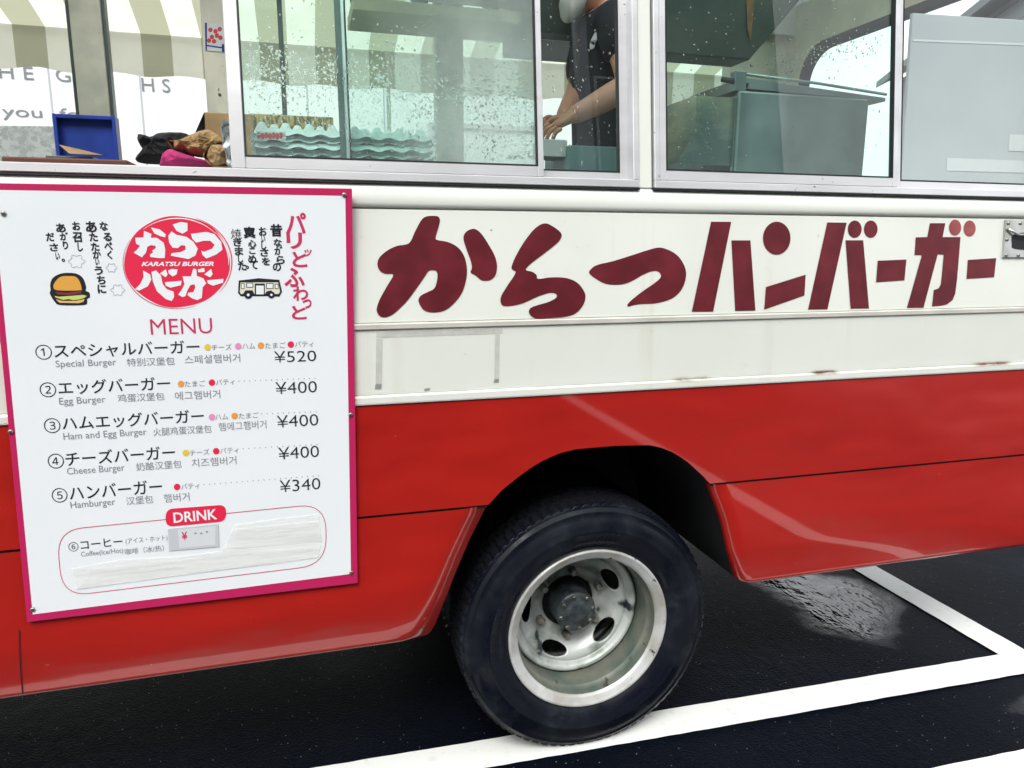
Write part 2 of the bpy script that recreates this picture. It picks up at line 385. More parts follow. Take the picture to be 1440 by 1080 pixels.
# lower skirt panels, rows, rounded bottom edge
def skirt(name, zbot, xa, edge, sgn, rnd):
    """edge(z) = x of the wheel-arch side; xa = far end"""
    rows = [Z_SEAM-.0035]+[Z_SEAM-.0035-(Z_SEAM-.0035-zbot-.02)*i/14 for i in range(1, 15)]
    vs = []; fs = []; nx = 30
    R = .02; prof_rows = [(z, prof(z)-.0015) for z in rows]
    zc = zbot+R; yc = prof(zc)+R
    for i in range(1, 6):
        a = math.pi/2*i/5; prof_rows.append((zc-R*math.sin(a), yc-R*math.cos(a)-.0015))
    prof_rows.append((zbot+.002, yc+.03))
    for (z, y) in prof_rows:
        xe = edge(max(z, zbot)); t = max(0, (zbot+rnd-z)/rnd)      # rounded lower corner
        xe -= sgn*rnd*(1-math.sqrt(max(0, 1-min(t, 1)**2)))
        for i in range(nx+1):
            u = (i/nx)**.5; x = xa+(xe-xa)*u
            dd = abs(xe-x); yr = .012*max(0, 1-dd/.012)**2
            vs.append((x, y+yr, z))
        vs.append((xe, y+.035, z))
    k = nx+2
    for j in range(len(prof_rows)-1):
        for i in range(k-1):
            a = j*k+i; fs.append((a, a+1, a+1+k, a+k))
    return mesh(name, vs, fs, 'red', bus, smooth=True)
skirt('red_skirt_panel', ZB_L, XF+.02, lambda z: interp(leftc, z) if z > leftc[0][0] else leftc[0][1]-(leftc[0][0]-z)*.33, 1, .035)
skirt('red_skirt_panel', ZB_R, XR-.004, lambda z: interp(rightc, z) if z > rightc[0][0] else rightc[0][1]+(rightc[0][0]-z)*.2, -1, .02)
extrude_x('seam_gap', [(.006, Z_SEAM-.008), (.006, Z_SEAM+.006)], XF+.02, xL-.002, 'under', bus)
extrude_x('seam_gap', [(.006, Z_SEAM-.008), (.006, Z_SEAM+.006)], xR+.002, XR-.01, 'under', bus)
# cream side panels
Pz = lambda z, o=0: (prof(z)+o, z)
extrude_x('belt_strip', [(.012,1.0185),(-.004,1.0195),(-.005,1.023),(-.005,1.036),(-.003,1.0395),(.004,1.0415)], XF+.02, XR, 'cream', bus, 40)
extrude_x('lower_cream_panel', [(.010,1.0405),(.0,1.0415)]+[Pz(1.05+.0155*i) for i in range(9)]+[Pz(1.188),(.006,1.189)], XF+.02, XR, 'cream', bus, 40)
extrude_x('moulding', [(.006,1.188),(-.001,1.1885),(-.005,1.191),(-.005,1.2005),(-.001,1.2035),(.006,1.204)], XF+.02, XR, 'mould', bus, 40)
extrude_x('upper_cream_panel', [(.006,1.2035),Pz(1.205)]+[Pz(1.22+.0255*i) for i in range(9)]+[Pz(1.450),Pz(1.4515,.001)], XF+.02, XR, 'cream', bus, 40)
extrude_x('crease_groove', [Pz(1.4505,.001),Pz(1.4515,.0035),Pz(1.4545,.0035),Pz(1.4555,-.001)], XF+.02, XR, 'mould', bus)  # grey of the groove stands for the thin shadow in the crease
extrude_x('sill_panel', [Pz(1.4552,-.0005),Pz(1.4575,-.004),Pz(1.465,-.007),Pz(1.480,-.008),Pz(1.495,-.006),Pz(1.5085,-.001),Pz(1.5095,.02),Pz(1.5095,.06)], XF+.02, XR, 'cream', bus, 40, smooth=True)

# door seam and pull on the skirt, far left
sm_ = [side(x, y, -.0035) for x, y in ((26,886),(27,920),(29,955),(31,976))]
mesh('door_seam', [(p.x+d, p.y, p.z) for p in sm_ for d in (0, .0022)], [(2*i, 2*i+1, 2*i+3, 2*i+2) for i in range(3)], 'under', bus)
# painted characters
def C(sc, ox, oy, pts): return [(ox+x/sc, oy+y/sc) for x, y in pts]
def on_side(pts, off=-.0012): return [side(x, y, off) for x, y in pts]
ka1 = smoothpts(C(6.353,520,290,[(350,330),(400,235),(460,125),(510,90),(600,88),(625,115),(620,165),(590,270),(600,300),(700,320),(790,370),(845,450),(868,560),(860,660),(825,770),(760,860),(680,925),(600,947),(520,943),(470,915),(435,845),(455,800),(510,770),(570,740),(595,690),(605,620),(595,580),(560,570),(525,580),(490,630),(420,730),(330,850),(220,955),(150,990),(95,985),(65,945),(65,900),(90,830),(150,720),(210,612),(140,603),(90,575),(68,520),(85,460),(150,400),(240,355)]))
ka2 = smoothpts(C(6.353,520,290,[(940,203),(880,215),(845,250),(838,300),(870,400),(900,480),(912,550),(902,592),(940,615),(990,655),(1030,665),(1085,655),(1125,610),(1137,530),(1115,440),(1060,340),(1000,250)]))
ra = smoothpts(C(4.9655,690,300,[(375,70),(430,88),(490,135),(490,175),(450,220),(340,305),(270,360),(247,395),(290,408),(320,430),(332,457),(420,447),(520,450),(600,480),(650,540),(662,590),(640,650),(590,700),(520,722),(420,730),(340,738),(290,722),(267,690),(280,660),(330,640),(400,620),(450,595),(463,575),(450,558),(410,555),(330,580),(230,625),(150,645),(90,645),(70,620),(75,575),(120,500),(174,415),(150,390),(148,365),(180,290),(240,190),(310,105)]))
tsu = smoothpts(C(4.9655,690,300,[(690,420),(700,390),(745,360),(860,332),(1000,288),(1150,242),(1220,247),(1300,290),(1350,360),(1365,430),(1345,510),(1300,570),(1240,605),(1150,628),(1060,632),(1000,640),(965,650),(955,638),(990,600),(1060,545),(1140,490),(1185,450),(1185,420),(1160,402),(1120,405),(1060,430),(1000,465),(940,490),(880,498),(810,492),(750,465)]))
c6 = lambda p: C(6,960,290,p)
c7 = lambda p: C(5.5385,1180,290,p)
chars = [([ka1, ka2], 'か'), ([ra], 'ら'), ([tsu], 'つ'),
 ([c6([(240,130),(410,132),(258,888),(77,890)]), c6([(411,288),(572,288),(614,880),(443,883)])], 'ハ'),
 ([c6(ell(794,269,116,139)), c6([(702,682),(1038,577),(1028,752),(688,872)])], 'ン'),
 ([c6([(1220,136),(1384,139),(1222,870),(1058,872)]), c7([(50,265),(188,265),(233,796),(90,798)]), c7(ell(122,178,54,67)), c7(ell(247,178,53,67))], 'バ'),
 ([c7([(301,424),(525,415),(509,577),(288,592)])], 'ー'),
 ([c7([(708,132),(828,132),(806,240),(946,240),(920,560),(905,680),(885,730),(840,765),(790,775),(724,780),(738,652),(775,640),(792,610),(800,540),(815,377),(768,375),(658,790),(528,792),(645,380),(588,380),(597,242),(687,240)])], 'ガ'),
 ([c7([(1003,418),(1224,404),(1208,552),(993,566)])], 'ー')]
for polys, ch in chars:
    multi_poly('painted_character', [on_side(p) for p in polys], 'maroon', bus)
multi_poly('painted_character', [on_side(c7(ell(904,166,47,62))), on_side(c7(ell(1017,173,47,62)))], 'maroon2', bus)['label'] = 'two faded dots after the second ga'
# tape ghost on the lower cream panel
for q in ([(529,466),(707,461),(706,469),(529,475)], [(529,476),(538,476),(537,541),(528,541)], [(696,470),(703,470),(702,534),(695,534)]):
    multi_poly('tape_residue', [[side(x, y, -.0012) for x, y in q]], 'tape2', bus)
m = M['smudge'] = mat('dark_smudge', (.25,.25,.24), .6, Alpha=.7)
for q in ([(528,540),(537,540),(536,547),(527,547)], [(695,533),(702,533),(701,538),(694,538)], [(596,547),(599,546),(605,545),(604,549),(597,550)]):
    multi_poly('tape_residue', [[side(x, y, -.0016) for x, y in q]], 'smudge', bus)

# latch plate on the right
p0 = side(1412, 309); p1 = side(1411, 362); X1 = p0.x+.2
lp = mesh('latch_plate', [(p0.x, prof(p0.z)-.006, p0.z), (X1, prof(p0.z)-.006, p0.z), (X1, prof(p1.z)-.006, p1.z), (p0.x, prof(p1.z)-.006, p1.z), (p0.x, prof(p0.z), p0.z), (X1, prof(p0.z), p0.z), (X1, prof(p1.z), p1.z), (p0.x, prof(p1.z), p1.z)],
     [(0,1,2,3),(0,4,5,1),(1,5,6,2),(2,6,7,3),(3,7,4,0)], 'plate', bus, bev=.001)
rc = smoothpts([(1425,331),(1440,327),(1470,329),(1476,346),(1466,352),(1428,350),(1424,342)])
multi_poly('recess_shade', [[side(x, y, -.0075) for x, y in rc]], 'rubber', lp)  # flat black patch painted as the shade inside the latch recess
def rod(name, pts, r, m, parent=None, n=10):
    """round bar through points, capped"""
    vs = []; fs = []; pts = [Vector(p) for p in pts]
    for i, p in enumerate(pts):
        d = (pts[min(i+1, len(pts)-1)]-pts[max(i-1, 0)]).normalized()
        a = d.orthogonal().normalized(); b = d.cross(a)
        if i and (a.dot(pa) < 0): a = -a; b = -b
        pa = a; rr = r[i] if isinstance(r, (list, tuple)) else r
        vs += [tuple(p+a*rr*math.cos(2*math.pi*k/n)+b*rr*math.sin(2*math.pi*k/n)) for k in range(n)]
    for i in range(len(pts)-1):
        for k in range(n):
            a = i*n+k; b = i*n+(k+1)%n; fs.append((a, b, b+n, a+n))
    fs += [tuple(range(n)), tuple(range((len(pts)-1)*n, len(pts)*n))]
    return mesh(name, vs, fs, m, parent, smooth=True)
rod('handle', [side(1418,322,-.010), side(1432,330,-.016), side(1450,331,-.018), side(1475,331,-.016)], .0035, 'plate', lp)
scr = None
def disc_mesh(r, t, n=10):
    vs = [(r*math.cos(2*math.pi*k/n), y, r*math.sin(2*math.pi*k/n)) for y in (0, -t) for k in range(n)]
    vs += [(r*.6*math.cos(2*math.pi*k/n), -t*1.5, r*.6*math.sin(2*math.pi*k/n)) for k in range(n)]
    fs = [(k, (k+1)%n, (k+1)%n+n, k+n) for k in range(n)]+[(k+n, (k+1)%n+n, (k+1)%n+2*n, k+2*n) for k in range(n)]+[tuple(range(2*n, 3*n))]
    return mesh_raw('screw', vs, fs)
SM = disc_mesh(.0048, .0022); SM.materials.append(M['screw'])
for x, y in ((1418,314),(1435,314),(1416,337),(1415,359),(1432,359),(1455,314),(1455,359)):
    o = link('screw', SM, None, lp); o.location = side(x, y, -.006)

# ---------------------------------------------------------------- near-side windows (aluminium sliding sashes)
ZS, ZT = 1.512, 2.37
def X(px, py=200, off=0.0): return side(px, py, off).x
def window_frame(x0, x1, name='window_frame'):
    o = boxes(name, [(x0, x1, -.012, .055, ZS-.001, ZS+.017), (x0, x1, -.012, .055, ZT, ZT+.02), (x0, x0+.014, -.0115, .055, ZS+.017, ZT), (x1-.014, x1, -.0115, .055, ZS+.017, ZT)], 'alu', bus, lean=True)
    boxes('gasket', [(x0-.003, x1+.003, -.009, .04, ZS-.006, ZS-.0012)], 'rubber', o, bev=0, lean=True); return o
def sash(x0, x1, d, gm, wl=.022, wr=.016, wb=.024, frame='alu', z0=None):
    z0 = z0 or ZS+.018; z1 = ZT-.001
    s = boxes('sliding_sash', [(x0, x0+wl, d, d+.018, z0, z1), (x1-wr, x1, d, d+.018, z0, z1), (x0+wl, x1-wr, d+.0005, d+.0175, z0, z0+wb), (x0+wl, x1-wr, d+.0005, d+.0175, z1-.03, z1)], frame, bus, lean=True)
    g = .0028; a, b, c, e = x0+wl, x1-wr, z0+wb, z1-.03
    boxes('gasket', [(a, a+g, d-.0002, d+.014, c, e), (b-g, b, d-.0002, d+.014, c, e), (a+g, b-g, d-.0002, d+.014, c, c+g)], 'rubber', s, bev=0, lean=True)
    yg = d+.010
    mesh('pane', [(a+g, prof(c)+yg, c+g), (b-g, prof(c)+yg, c+g), (b-g, prof(e)+yg, e), (a+g, prof(e)+yg, e)], [(0,1,2,3)], gm, s)
    return s, (a, b, c, e, yg)
# first window
w1L, w1R = -1.15, X(896, 250)
f1 = window_frame(w1L, w1R)
sA, gA = sash(X(325, 225, -.008), X(765, 235, -.008), -.008, 'glass_fog', wl=X(345,215)-X(325,215), wr=.014)
sB, gB = sash(X(479, 215, .03), X(886, 240, .03), .022, 'glass_clean', wl=.020, wr=.030, wb=.018)
boxes('inner_stile', [(X(479,215,.03)-.001, X(479,215,.03)+.012, .0195, .0215, ZS+.018, ZT)], 'aludark', sB, bev=0, lean=True)
# second window
w2L = X(918, 250); w2R = 2.26
f2 = window_frame(w2L, w2R)
sC, gC = sash(X(928, 240, -.008), X(1263, 250, -.008), -.008, 'glass_teal', wl=.018, wr=.016)
sD, gD = sash(X(1255, 240, .03), w2R-.02, .022, 'glass_clear', wl=.02, wr=.03, wb=.02)
# pillars and header
boxes('window_pillar', [(w1R+.003, w2L-.003, -.004, .06, 1.5095, 2.42)], 'cream', bus, lean=True, bev=.003)
boxes('window_pillar', [(w2R+.003, XR, -.004, .06, 1.5095, 2.42)], 'cream', bus, lean=True, bev=.003)
boxes('window_pillar', [(w1L-.1, w1L-.003, -.004, .06, 1.5095, 2.42)], 'cream', bus, lean=True, bev=.003)
boxes('window_pillar', [(XF, XF+.12, -.004, .06, 1.5095, 2.42)], 'cream', bus, lean=True, bev=.003)
f3 = window_frame(XF+.125, w1L-.105)
sash(XF+.145, (XF+w1L)/2, -.008, 'glass_teal'); sash((XF+w1L)/2-.02, w1L-.12, .022, 'glass_teal')
# roof with rounded shoulders
yN = prof(2.4)-.006
rp = [(yN, 2.392)]+[(yN+.16-.16*math.cos(a)+.0, 2.46+.24*math.sin(a)) for a in [i*math.pi/16 for i in range(9)]]
rp = rp+[(W-y, z) for y, z in rp[::-1]]
inner = [(y+(.02 if y < W/2 else -.02), z-.02) for y, z in rp[::-1]]
ADDED_HATCH = [(-.95, .10), (.85, 2.05)]; HY0, HY1 = .42, W-.42  # roof openings added to let daylight into the interior
def part_profile(sel):
    o_ = [p for p in rp if sel(p[0])]; i_ = [p for p in inner if sel(p[0])]
    return o_, i_
edges_ = [XF]+[v for h_ in ADDED_HATCH for v in h_]+[XR]
for a_, b_ in zip(edges_, edges_[1:]):
    if (a_, b_) in ADDED_HATCH:
        o_, i_ = part_profile(lambda y: y < W/2); extrude_x('roof', o_+[(HY0, o_[-1][1]), (HY0, o_[-1][1]-.02)]+i_, a_, b_, 'cream', bus, 1, closed=True)
        o_, i_ = part_profile(lambda y: y > W/2); extrude_x('roof', [(HY1, o_[0][1])]+o_+i_+[(HY1, o_[0][1]-.02)], a_, b_, 'cream', bus, 1, closed=True)
    else: extrude_x('roof', rp+inner, a_, b_, 'cream', bus, 1, closed=True)
m = M['acrylic'] = bpy.data.materials.new('added_skylight_acrylic'); m.use_nodes = True
tl_ = N(m, 'ShaderNodeBsdfTranslucent'); tl_.inputs[0].default_value = (.95,.95,.95,1); tr_ = N(m, 'ShaderNodeBsdfTransparent'); mx_ = N(m, 'ShaderNodeMixShader'); mx_.inputs[0].default_value = .45
L(m, tl_.outputs[0], mx_.inputs[1]); L(m, tr_.outputs[0], mx_.inputs[2]); L(m, mx_.outputs[0], m.node_tree.nodes['Material Output'].inputs[0])
for a_, b_ in ADDED_HATCH:  # unseen skylights, added to brighten the interior
    mesh('added_skylight', [(a_-.02,HY0-.02,2.706),(b_+.02,HY0-.02,2.706),(b_+.02,HY1+.02,2.706),(a_-.02,HY1+.02,2.706),(a_+.06,HY0+.06,2.76),(b_-.06,HY0+.06,2.76),(b_-.06,HY1-.06,2.76),(a_+.06,HY1-.06,2.76)], [(0,1,5,4),(1,2,6,5),(2,3,7,6),(3,0,4,7),(4,5,6,7)], 'acrylic', bus)
# far side wall
WIN_FAR_TOP, WIN_FAR_BOT = 2.44, 1.52
FY = W-prof(1.9)
def fx(px, py=60, y=W-.06): return at(px, py, y).x
farw = boxes('far_wall', [(XF, XR, W-.05, W, .45, 1.50)], 'cream_in', bus, bev=0)
boxes('far_wall_header', [(XF, XR, W-.09, W-.03, WIN_FAR_TOP, 2.55)], 'cream_in', bus, bev=.002)
boxes('far_window_rail', [(XF, XR, W-.10, W-.092, WIN_FAR_TOP-.035, WIN_FAR_TOP+.03)], 'aludark', bus, bev=.001)
posts = [(fx(104), fx(148)), (fx(286), fx(322)), (fx(612,140), fx(650,140)), (fx(1020,120), XR), (XF, XF+.15), (-2.1,-1.95)]
for a, b in posts:
    boxes('far_window_post', [(a, b, W-.09, W-.02, 1.50, WIN_FAR_TOP)], 'post', bus, bev=.003)
for a, b in ((fx(148.5), fx(153)), (fx(98.5), fx(103.5)), (fx(392), fx(399))):
    boxes('far_window_sash', [(a, b, W-.08, W-.03, 1.50, WIN_FAR_TOP-.035)], 'aludark', bus, bev=.001)
pr = sorted(posts); spans = [(pr[i][1], pr[i+1][0]) for i in range(len(pr)-1)]
for a, b in spans:
    mesh('far_window_pane', [(a, W-.04, 1.5), (b, W-.04, 1.5), (b, W-.04, WIN_FAR_TOP), (a, W-.04, WIN_FAR_TOP)], [(0,1,2,3)], 'glass_far', bus)
# rear wall with a round-cornered window
def rrect(y0, y1, z0, z1, r, n=8):
    out = []
    for cy, cz, a0 in ((y1-r, z1-r, 0), (y0+r, z1-r, 90), (y0+r, z0+r, 180), (y1-r, z0+r, 270)):
        out += [(cy+r*math.cos(math.radians(a0+90*i/n)), cz+r*math.sin(math.radians(a0+90*i/n))) for i in range(n+1)]
    return out
def wall_with_window(x, t, hole, m, name):
    hp = rrect(*hole); k = len(hp); cy = (hole[0]+hole[1])/2; cz = (hole[2]+hole[3])/2
    Y0, Y1, Z0, Z1 = .03, W-.03, .45, 2.66
    outer = []
    for y, z in hp:
        dy, dz = y-cy, z-cz
        s = min((Y1-cy)/dy if dy > 1e-6 else 1e9, (Y0-cy)/dy if dy < -1e-6 else 1e9, (Z1-cz)/dz if dz > 1e-6 else 1e9, (Z0-cz)/dz if dz < -1e-6 else 1e9)
        outer.append((cy+dy*s, cz+dz*s))
    vs = [(x, y, z) for y, z in hp]+[(x, y, z) for y, z in outer]+[(x+t, y, z) for y, z in hp]+[(x+t, y, z) for y, z in outer]
    fs = []
    for i in range(k):
        j = (i+1)%k; fs += [(i, j, j+k, i+k), (i+2*k, j+2*k, j+3*k, i+3*k), (i, j, j+2*k, i+2*k)]
    wl_ = mesh(name, vs, fs, m, bus)
    ring = []
    hp2 = [(cy+(y-cy)*(1-.035/abs(hole[1]-hole[0])*2), cz+(z-cz)*(1-.035/abs(hole[3]-hole[2])*2)) for y, z in hp]
    vs = [(x-.006, y, z) for y, z in hp]+[(x-.012, y, z) for y, z in hp2]+[(x+t, y, z) for y, z in hp2]
    fs = []
    for i in range(k):
        j = (i+1)%k; fs += [(i, j, j+k, i+k), (i+k, j+k, j+2*k, i+2*k)]
    mesh('window_gasket', vs, fs, 'rubber', wl_, smooth=True)
    mesh('window_pane', [(x+t/2, y, z) for y, z in hp2], [tuple(range(k))], 'glass_far', wl_)
    return wl_
RWY = (.20, 1.60, 1.62, 2.30, .16)
wall_with_window(XR-.05, .03, RWY, 'cream_in', 'rear_wall')
wall_with_window(XF+.02, .03, (.12, 1.68, 1.45, 2.35, .12), 'cream_in', 'front_wall')
# floor, underbody, arch liner
M['counter'] = mat('counter', (.55,.58,.57), .35)
boxes('floor', [(XF+.05, XR-.05, .03, W-.05, .905, .94)], 'counter', bus, bev=0)
boxes('chassis', [(XF+.05, .18, .10, W-.10, .50, .90), (1.16, XR-.05, .10, W-.10, .60, .90), (.18, 1.16, .62, W-.62, .5, .88)], 'under', bus, bev=0)
lv = []; lf = []
lin = [(arch[0][0]-.012, .45)]+[(x, z+.004) for x, z in arch]+[(arch[-1][0]+.006, .47)]
for x, z in lin: lv += [(x, .034, z), (x, .66, z)]
for i in range(len(lin)-1): lf.append((2*i, 2*i+1, 2*i+3, 2*i+2))
mesh('wheel_arch_liner', lv, lf, 'under', bus, smooth=True)
boxes('inner_side_panel', [(XF+.05, .16, .05, .06, .45, 1.50), (1.17, XR-.02, .05, .06, .45, 1.50), (.16, 1.17, .05, .06, .90, 1.50)], 'cream_in', bus, bev=0)
boxes('wheel_well_back', [(.14, 1.19, .64, .66, .42, .894)], 'under', bus, bev=0)
boxes('arch_top', [(.17, 1.165, .06, .70, .895, .90)], 'under', bus, bev=0)
boxes('rear_bumper', [(XR, XR+.08, .02, W-.02, .56, .70)], 'alu', bus, bev=.015)
boxes('front_bumper', [(XF-.10, XF, .02, W-.02, .42, .62)], 'alu', bus, bev=.015)
# outer skins of the ends and the far side
boxes('rear_skin', [(XR-.019, XR, .02, W-.02, .45, 1.02)], 'red', bus, bev=.004)
boxes('rear_skin', [(XR-.019, XR, .02, W-.02, 1.021, 1.60)], 'cream', bus, bev=.004)
boxes('front_skin', [(XF, XF+.019, .02, W-.02, .45, 1.02)], 'red', bus, bev=.004)
boxes('front_skin', [(XF, XF+.019, .02, W-.02, 1.021, 1.42)], 'cream', bus, bev=.004)
boxes('far_skin', [(XF, XR, W+.001, W+.012, .45, 1.02)], 'red', bus, bev=.003)
boxes('far_skin', [(XF, XR, W+.001, W+.012, 1.021, 1.50)], 'cream', bus, bev=.003)
for y in (.3, 1.5):
    hvs, hfs = revolve([(0.0, -.03), (.05, -.027), (.085, -.012), (.095, 0)], 24)
    o = link('headlight', mesh_raw('headlight', hvs, hfs), 'plate', bus); o.location = (XF, y, .80); o.rotation_euler = (0, 0, -math.pi/2)

# ---------------------------------------------------------------- wheels (dual rear)
WX, WZ, WY = .70775, .3556, .046                 # rim flange plane
def wheel_meshes():
    D = {}
    NT = 320
    tp = [(.2255,.006),(.232,.000),(.245,-.008),(.262,-.0125),(.280,-.0150),(.283,-.0165),(.287,-.0150),(.300,-.0135),(.318,-.0085),(.331,-.0015),(.3335,-.003),(.336,.000),(.3435,.0045),(.3465,.0085),
          (.3440,.0100),(.3530,.0112),(.3550,.022),(.3568,.052),(.3495,.0535),(.3495,.0595),(.357,.061),(.3575,.092),(.350,.0935),(.350,.1005),(.3575,.102),(.357,.133),(.3495,.1345),(.3495,.1405),(.3565,.142),(.3555,.160),(.3535,.168),(.342,.184),(.33,.196),(.28,.205),(.245,.2),(.2255,.19)]
    def mod(i, j):
        a = 2*math.pi*i/NT
        r, y = tp[j]
        if 14 <= j <= 31 and r > .352:
            if 14 <= j <= 17 or 28 <= j <= 31: return -.0065 if i % 4 == 0 else 0
            return -.006 if (i+2*j) % 5 == 0 else 0
        return 0
    vs, fs = revolve(tp, NT, mod)
    D['tyre'] = mesh_raw('tyre', vs, fs, False)
    for p in D['tyre'].polygons:
        c = p.center; r = math.hypot(c.x, c.z)
        p.use_smooth = r < .3485
    D['tyre'].materials.append(M['tyre']); M['tread'] = mat('worn_shaded_tread', (.006,.007,.010), .85, Specular_IOR_Level=.12); D['tyre'].materials.append(M['tread'])  # worn matte tread, its colour darkened for the shade of the arch
    for p in D['tyre'].polygons:
        if math.hypot(p.center.x, p.center.z) > .3455 and p.center.y > .036: p.material_index = 1
    rp = [(.218,.004),(.2235,-.0015),(.2265,-.0008),(.2275,.003),(.226,.007)]
    rp = [(.226,.010),(.2285,.005),(.2275,-.001),(.2245,-.0035),(.220,-.001),(.2155,.002),(.2045,.006),(.201,.009),(.1985,.014)]
    vs, fs = revolve(rp, 96); D['lip'] = mesh_raw('rim_lip', vs, fs); D['lip'].materials.append(M['rim'])
    bp = [(.1986,.0138),(.1965,.030),(.1955,.044),(.1915,.047),(.1905,.051),(.1910,.080),(.1915,.104),(.1930,.120),(.194,.20)]
    vs, fs = revolve(bp, 96); D['barrel'] = mesh_raw('rim_barrel', vs, fs); D['barrel'].materials.append(M['barrel'])
    # disc with oblong hand holes
    holes = []
    NA = 240; radii = [(.0775,.176),(.082,.171),(.090,.169),(.103,.168),(.110,.165),(.116,.159),(.122,.151),(.128,.144),(.134,.138),(.140,.133),(.146,.1295),(.152,.127),(.158,.126),(.1625,.1275),(.1655,.1275),(.169,.121),(.174,.1125),(.180,.109),(.186,.111),(.190,.117),(.1915,.124)]
    nh = 5; ph = HOLE_PHASE
    vs = []; fs = []; k = len(radii)
    def inhole(r, a):
        for h in range(nh):
            ac = ph+2*math.pi*h/nh; d = (a-ac+math.pi) % (2*math.pi)-math.pi
            if abs(d) < .42 and (d*.137/.042)**2+((r-.137)/.0185)**2 < 1: return True
        return False
    for i in range(NA):
        a = 2*math.pi*i/NA
        for r, y in radii: vs.append((r*math.cos(a), y, r*math.sin(a)))
    # finer radial resampling so the holes read as ovals
    vs = []; fine = []
    for q in range(len(radii)-1):
        nsub = 4 if .112 <= radii[q][0] < .166 else 1
        for s in range(nsub): fine.append((radii[q][0]+(radii[q+1][0]-radii[q][0])*s/nsub, radii[q][1]+(radii[q+1][1]-radii[q][1])*s/nsub))
    fine.append(radii[-1]); k = len(fine)
    for i in range(NA):
        a = 2*math.pi*i/NA
        for r, y in fine: vs.append((r*math.cos(a), y, r*math.sin(a)))
    for i in range(NA):
        for j in range(k-1):
            am = 2*math.pi*(i+.5)/NA; rm = (fine[j][0]+fine[j+1][0])/2
            if inhole(rm, am): continue
            a = i*k+j; b = ((i+1)%NA)*k+j; fs.append((a, a+1, b+1, b))
    me = mesh_raw('disc', vs, fs)
    bm = bmesh.new(); bm.from_mesh(me); bmesh.ops.delete(bm, geom=[v for v in bm.verts if not v.link_faces], context='VERTS')
    # pull ragged hole rims onto the true oval
    for v in bm.verts:
        if v.is_boundary:
            r = math.hypot(v.co.x, v.co.z); a = math.atan2(v.co.z, v.co.x)
            if .115 < r < .165:
                for h in range(nh):
                    ac = ph+2*math.pi*h/nh; d = (a-ac+math.pi) % (2*math.pi)-math.pi
                    if abs(d) < .42:
                        u, w_ = d*.137/.042, (r-.137)/.0185; q = math.hypot(u, w_)
                        u /= q; w_ /= q; r2 = .137+w_*.0185; a2 = ac+u*.042/.137
                        v.co.x = r2*math.cos(a2); v.co.z = r2*math.sin(a2)
    be = [e for e in bm.edges if e.is_boundary and .115 < math.hypot(e.verts[0].co.x, e.verts[0].co.z) < .168]
    ex = bmesh.ops.extrude_edge_only(bm, edges=be)
    for v in [g for g in ex['geom'] if isinstance(g, bmesh.types.BMVert)]: v.co.y += .006
    bmesh.ops.recalc_face_normals(bm, faces=bm.faces)
    for f in bm.faces: f.smooth = True
    bm.to_mesh(me); bm.free(); D['disc'] = me; me.materials.append(M['disc'])
    vs, fs = revolve([(.001,.094),(.018,.094),(.029,.0945),(.032,.0975),(.044,.0985),(.0535,.100),(.0575,.103),(.0595,.110),(.0600,.185),(.074,.20),(.10,.205),(.172,.21),(.172,.23)], 64)
    D['hub'] = mesh_raw('hub', vs, fs); D['hub'].materials.append(M['hub'])
    def hexn(r, t):
        vs = [(r*math.cos(math.pi/3*k), y, r*math.sin(math.pi/3*k)) for y in (0, -t) for k in range(6)]+[(r*.7*math.cos(math.pi/3*k), -t*1.25, r*.7*math.sin(math.pi/3*k)) for k in range(6)]
        fs = [(k, (k+1)%6, (k+1)%6+6, k+6) for k in range(6)]+[(k+6, (k+1)%6+6, (k+1)%6+12, k+12) for k in range(6)]+[tuple(range(12, 18))]
        return mesh_raw('nut', vs, fs, False)
    D['nut'] = hexn(.0125, .02); D['nut'].materials.append(M['nut'])
    D['bolt'] = hexn(.006, .006); D['bolt'].materials.append(M['nut'])
    return D
HOLE_PHASE = math.radians(-113)
WD = wheel_meshes()
def wheel(x, y, flip=False, name='wheel', detail=True):
    e = bpy.data.objects.new(name, None); COL.objects.link(e); e.parent = bus; e.location = (x, y, WZ)
    if flip: e.rotation_euler = (0, 0, math.pi)
    parts = [('tyre','tyre'),('rim_lip','lip'),('rim_barrel','barrel'),('rim_disc','disc'),('hub','hub')]
    for n, k in parts: o = bpy.data.objects.new(n, WD[k]); COL.objects.link(o); o.parent = e
    if detail:
        for q in range(6):
            a = math.radians(25+60*q); o = bpy.data.objects.new('lug_nut', WD['nut']); COL.objects.link(o); o.parent = e
            o.location = (.097*math.cos(a), .168, .097*math.sin(a)); o.rotation_euler = (0, q, 0)
        for q in range(8):
            a = math.radians(10+45*q); o = bpy.data.objects.new('hub_bolt', WD['bolt']); COL.objects.link(o); o.parent = e
            o.location = (.0490*math.cos(a), .0995, .0490*math.sin(a)); o.rotation_euler = (0, q*.7, 0)
        rod('valve', [(.150,.118,-.118), (.153,.085,-.124), (.158,.060,-.128)], [.004,.003,.0025], 'nut', e, 8)
    return e
wheel(WX, WY); wheel(WX, WY+.26, detail=False)
wheel(WX, W-WY, True, detail=False); wheel(WX, W-WY-.26, True, detail=False)
wheel(-2.45, WY+.02, detail=False); wheel(-2.45, W-WY-.02, True, detail=False)
rod('axle', [(WX,.3,WZ),(WX,.8,WZ),(WX,.86,WZ),(WX,.94,WZ),(WX,1.0,WZ),(WX,1.5,WZ)], [.05,.05,.12,.12,.05,.05], 'under', bus, 16)

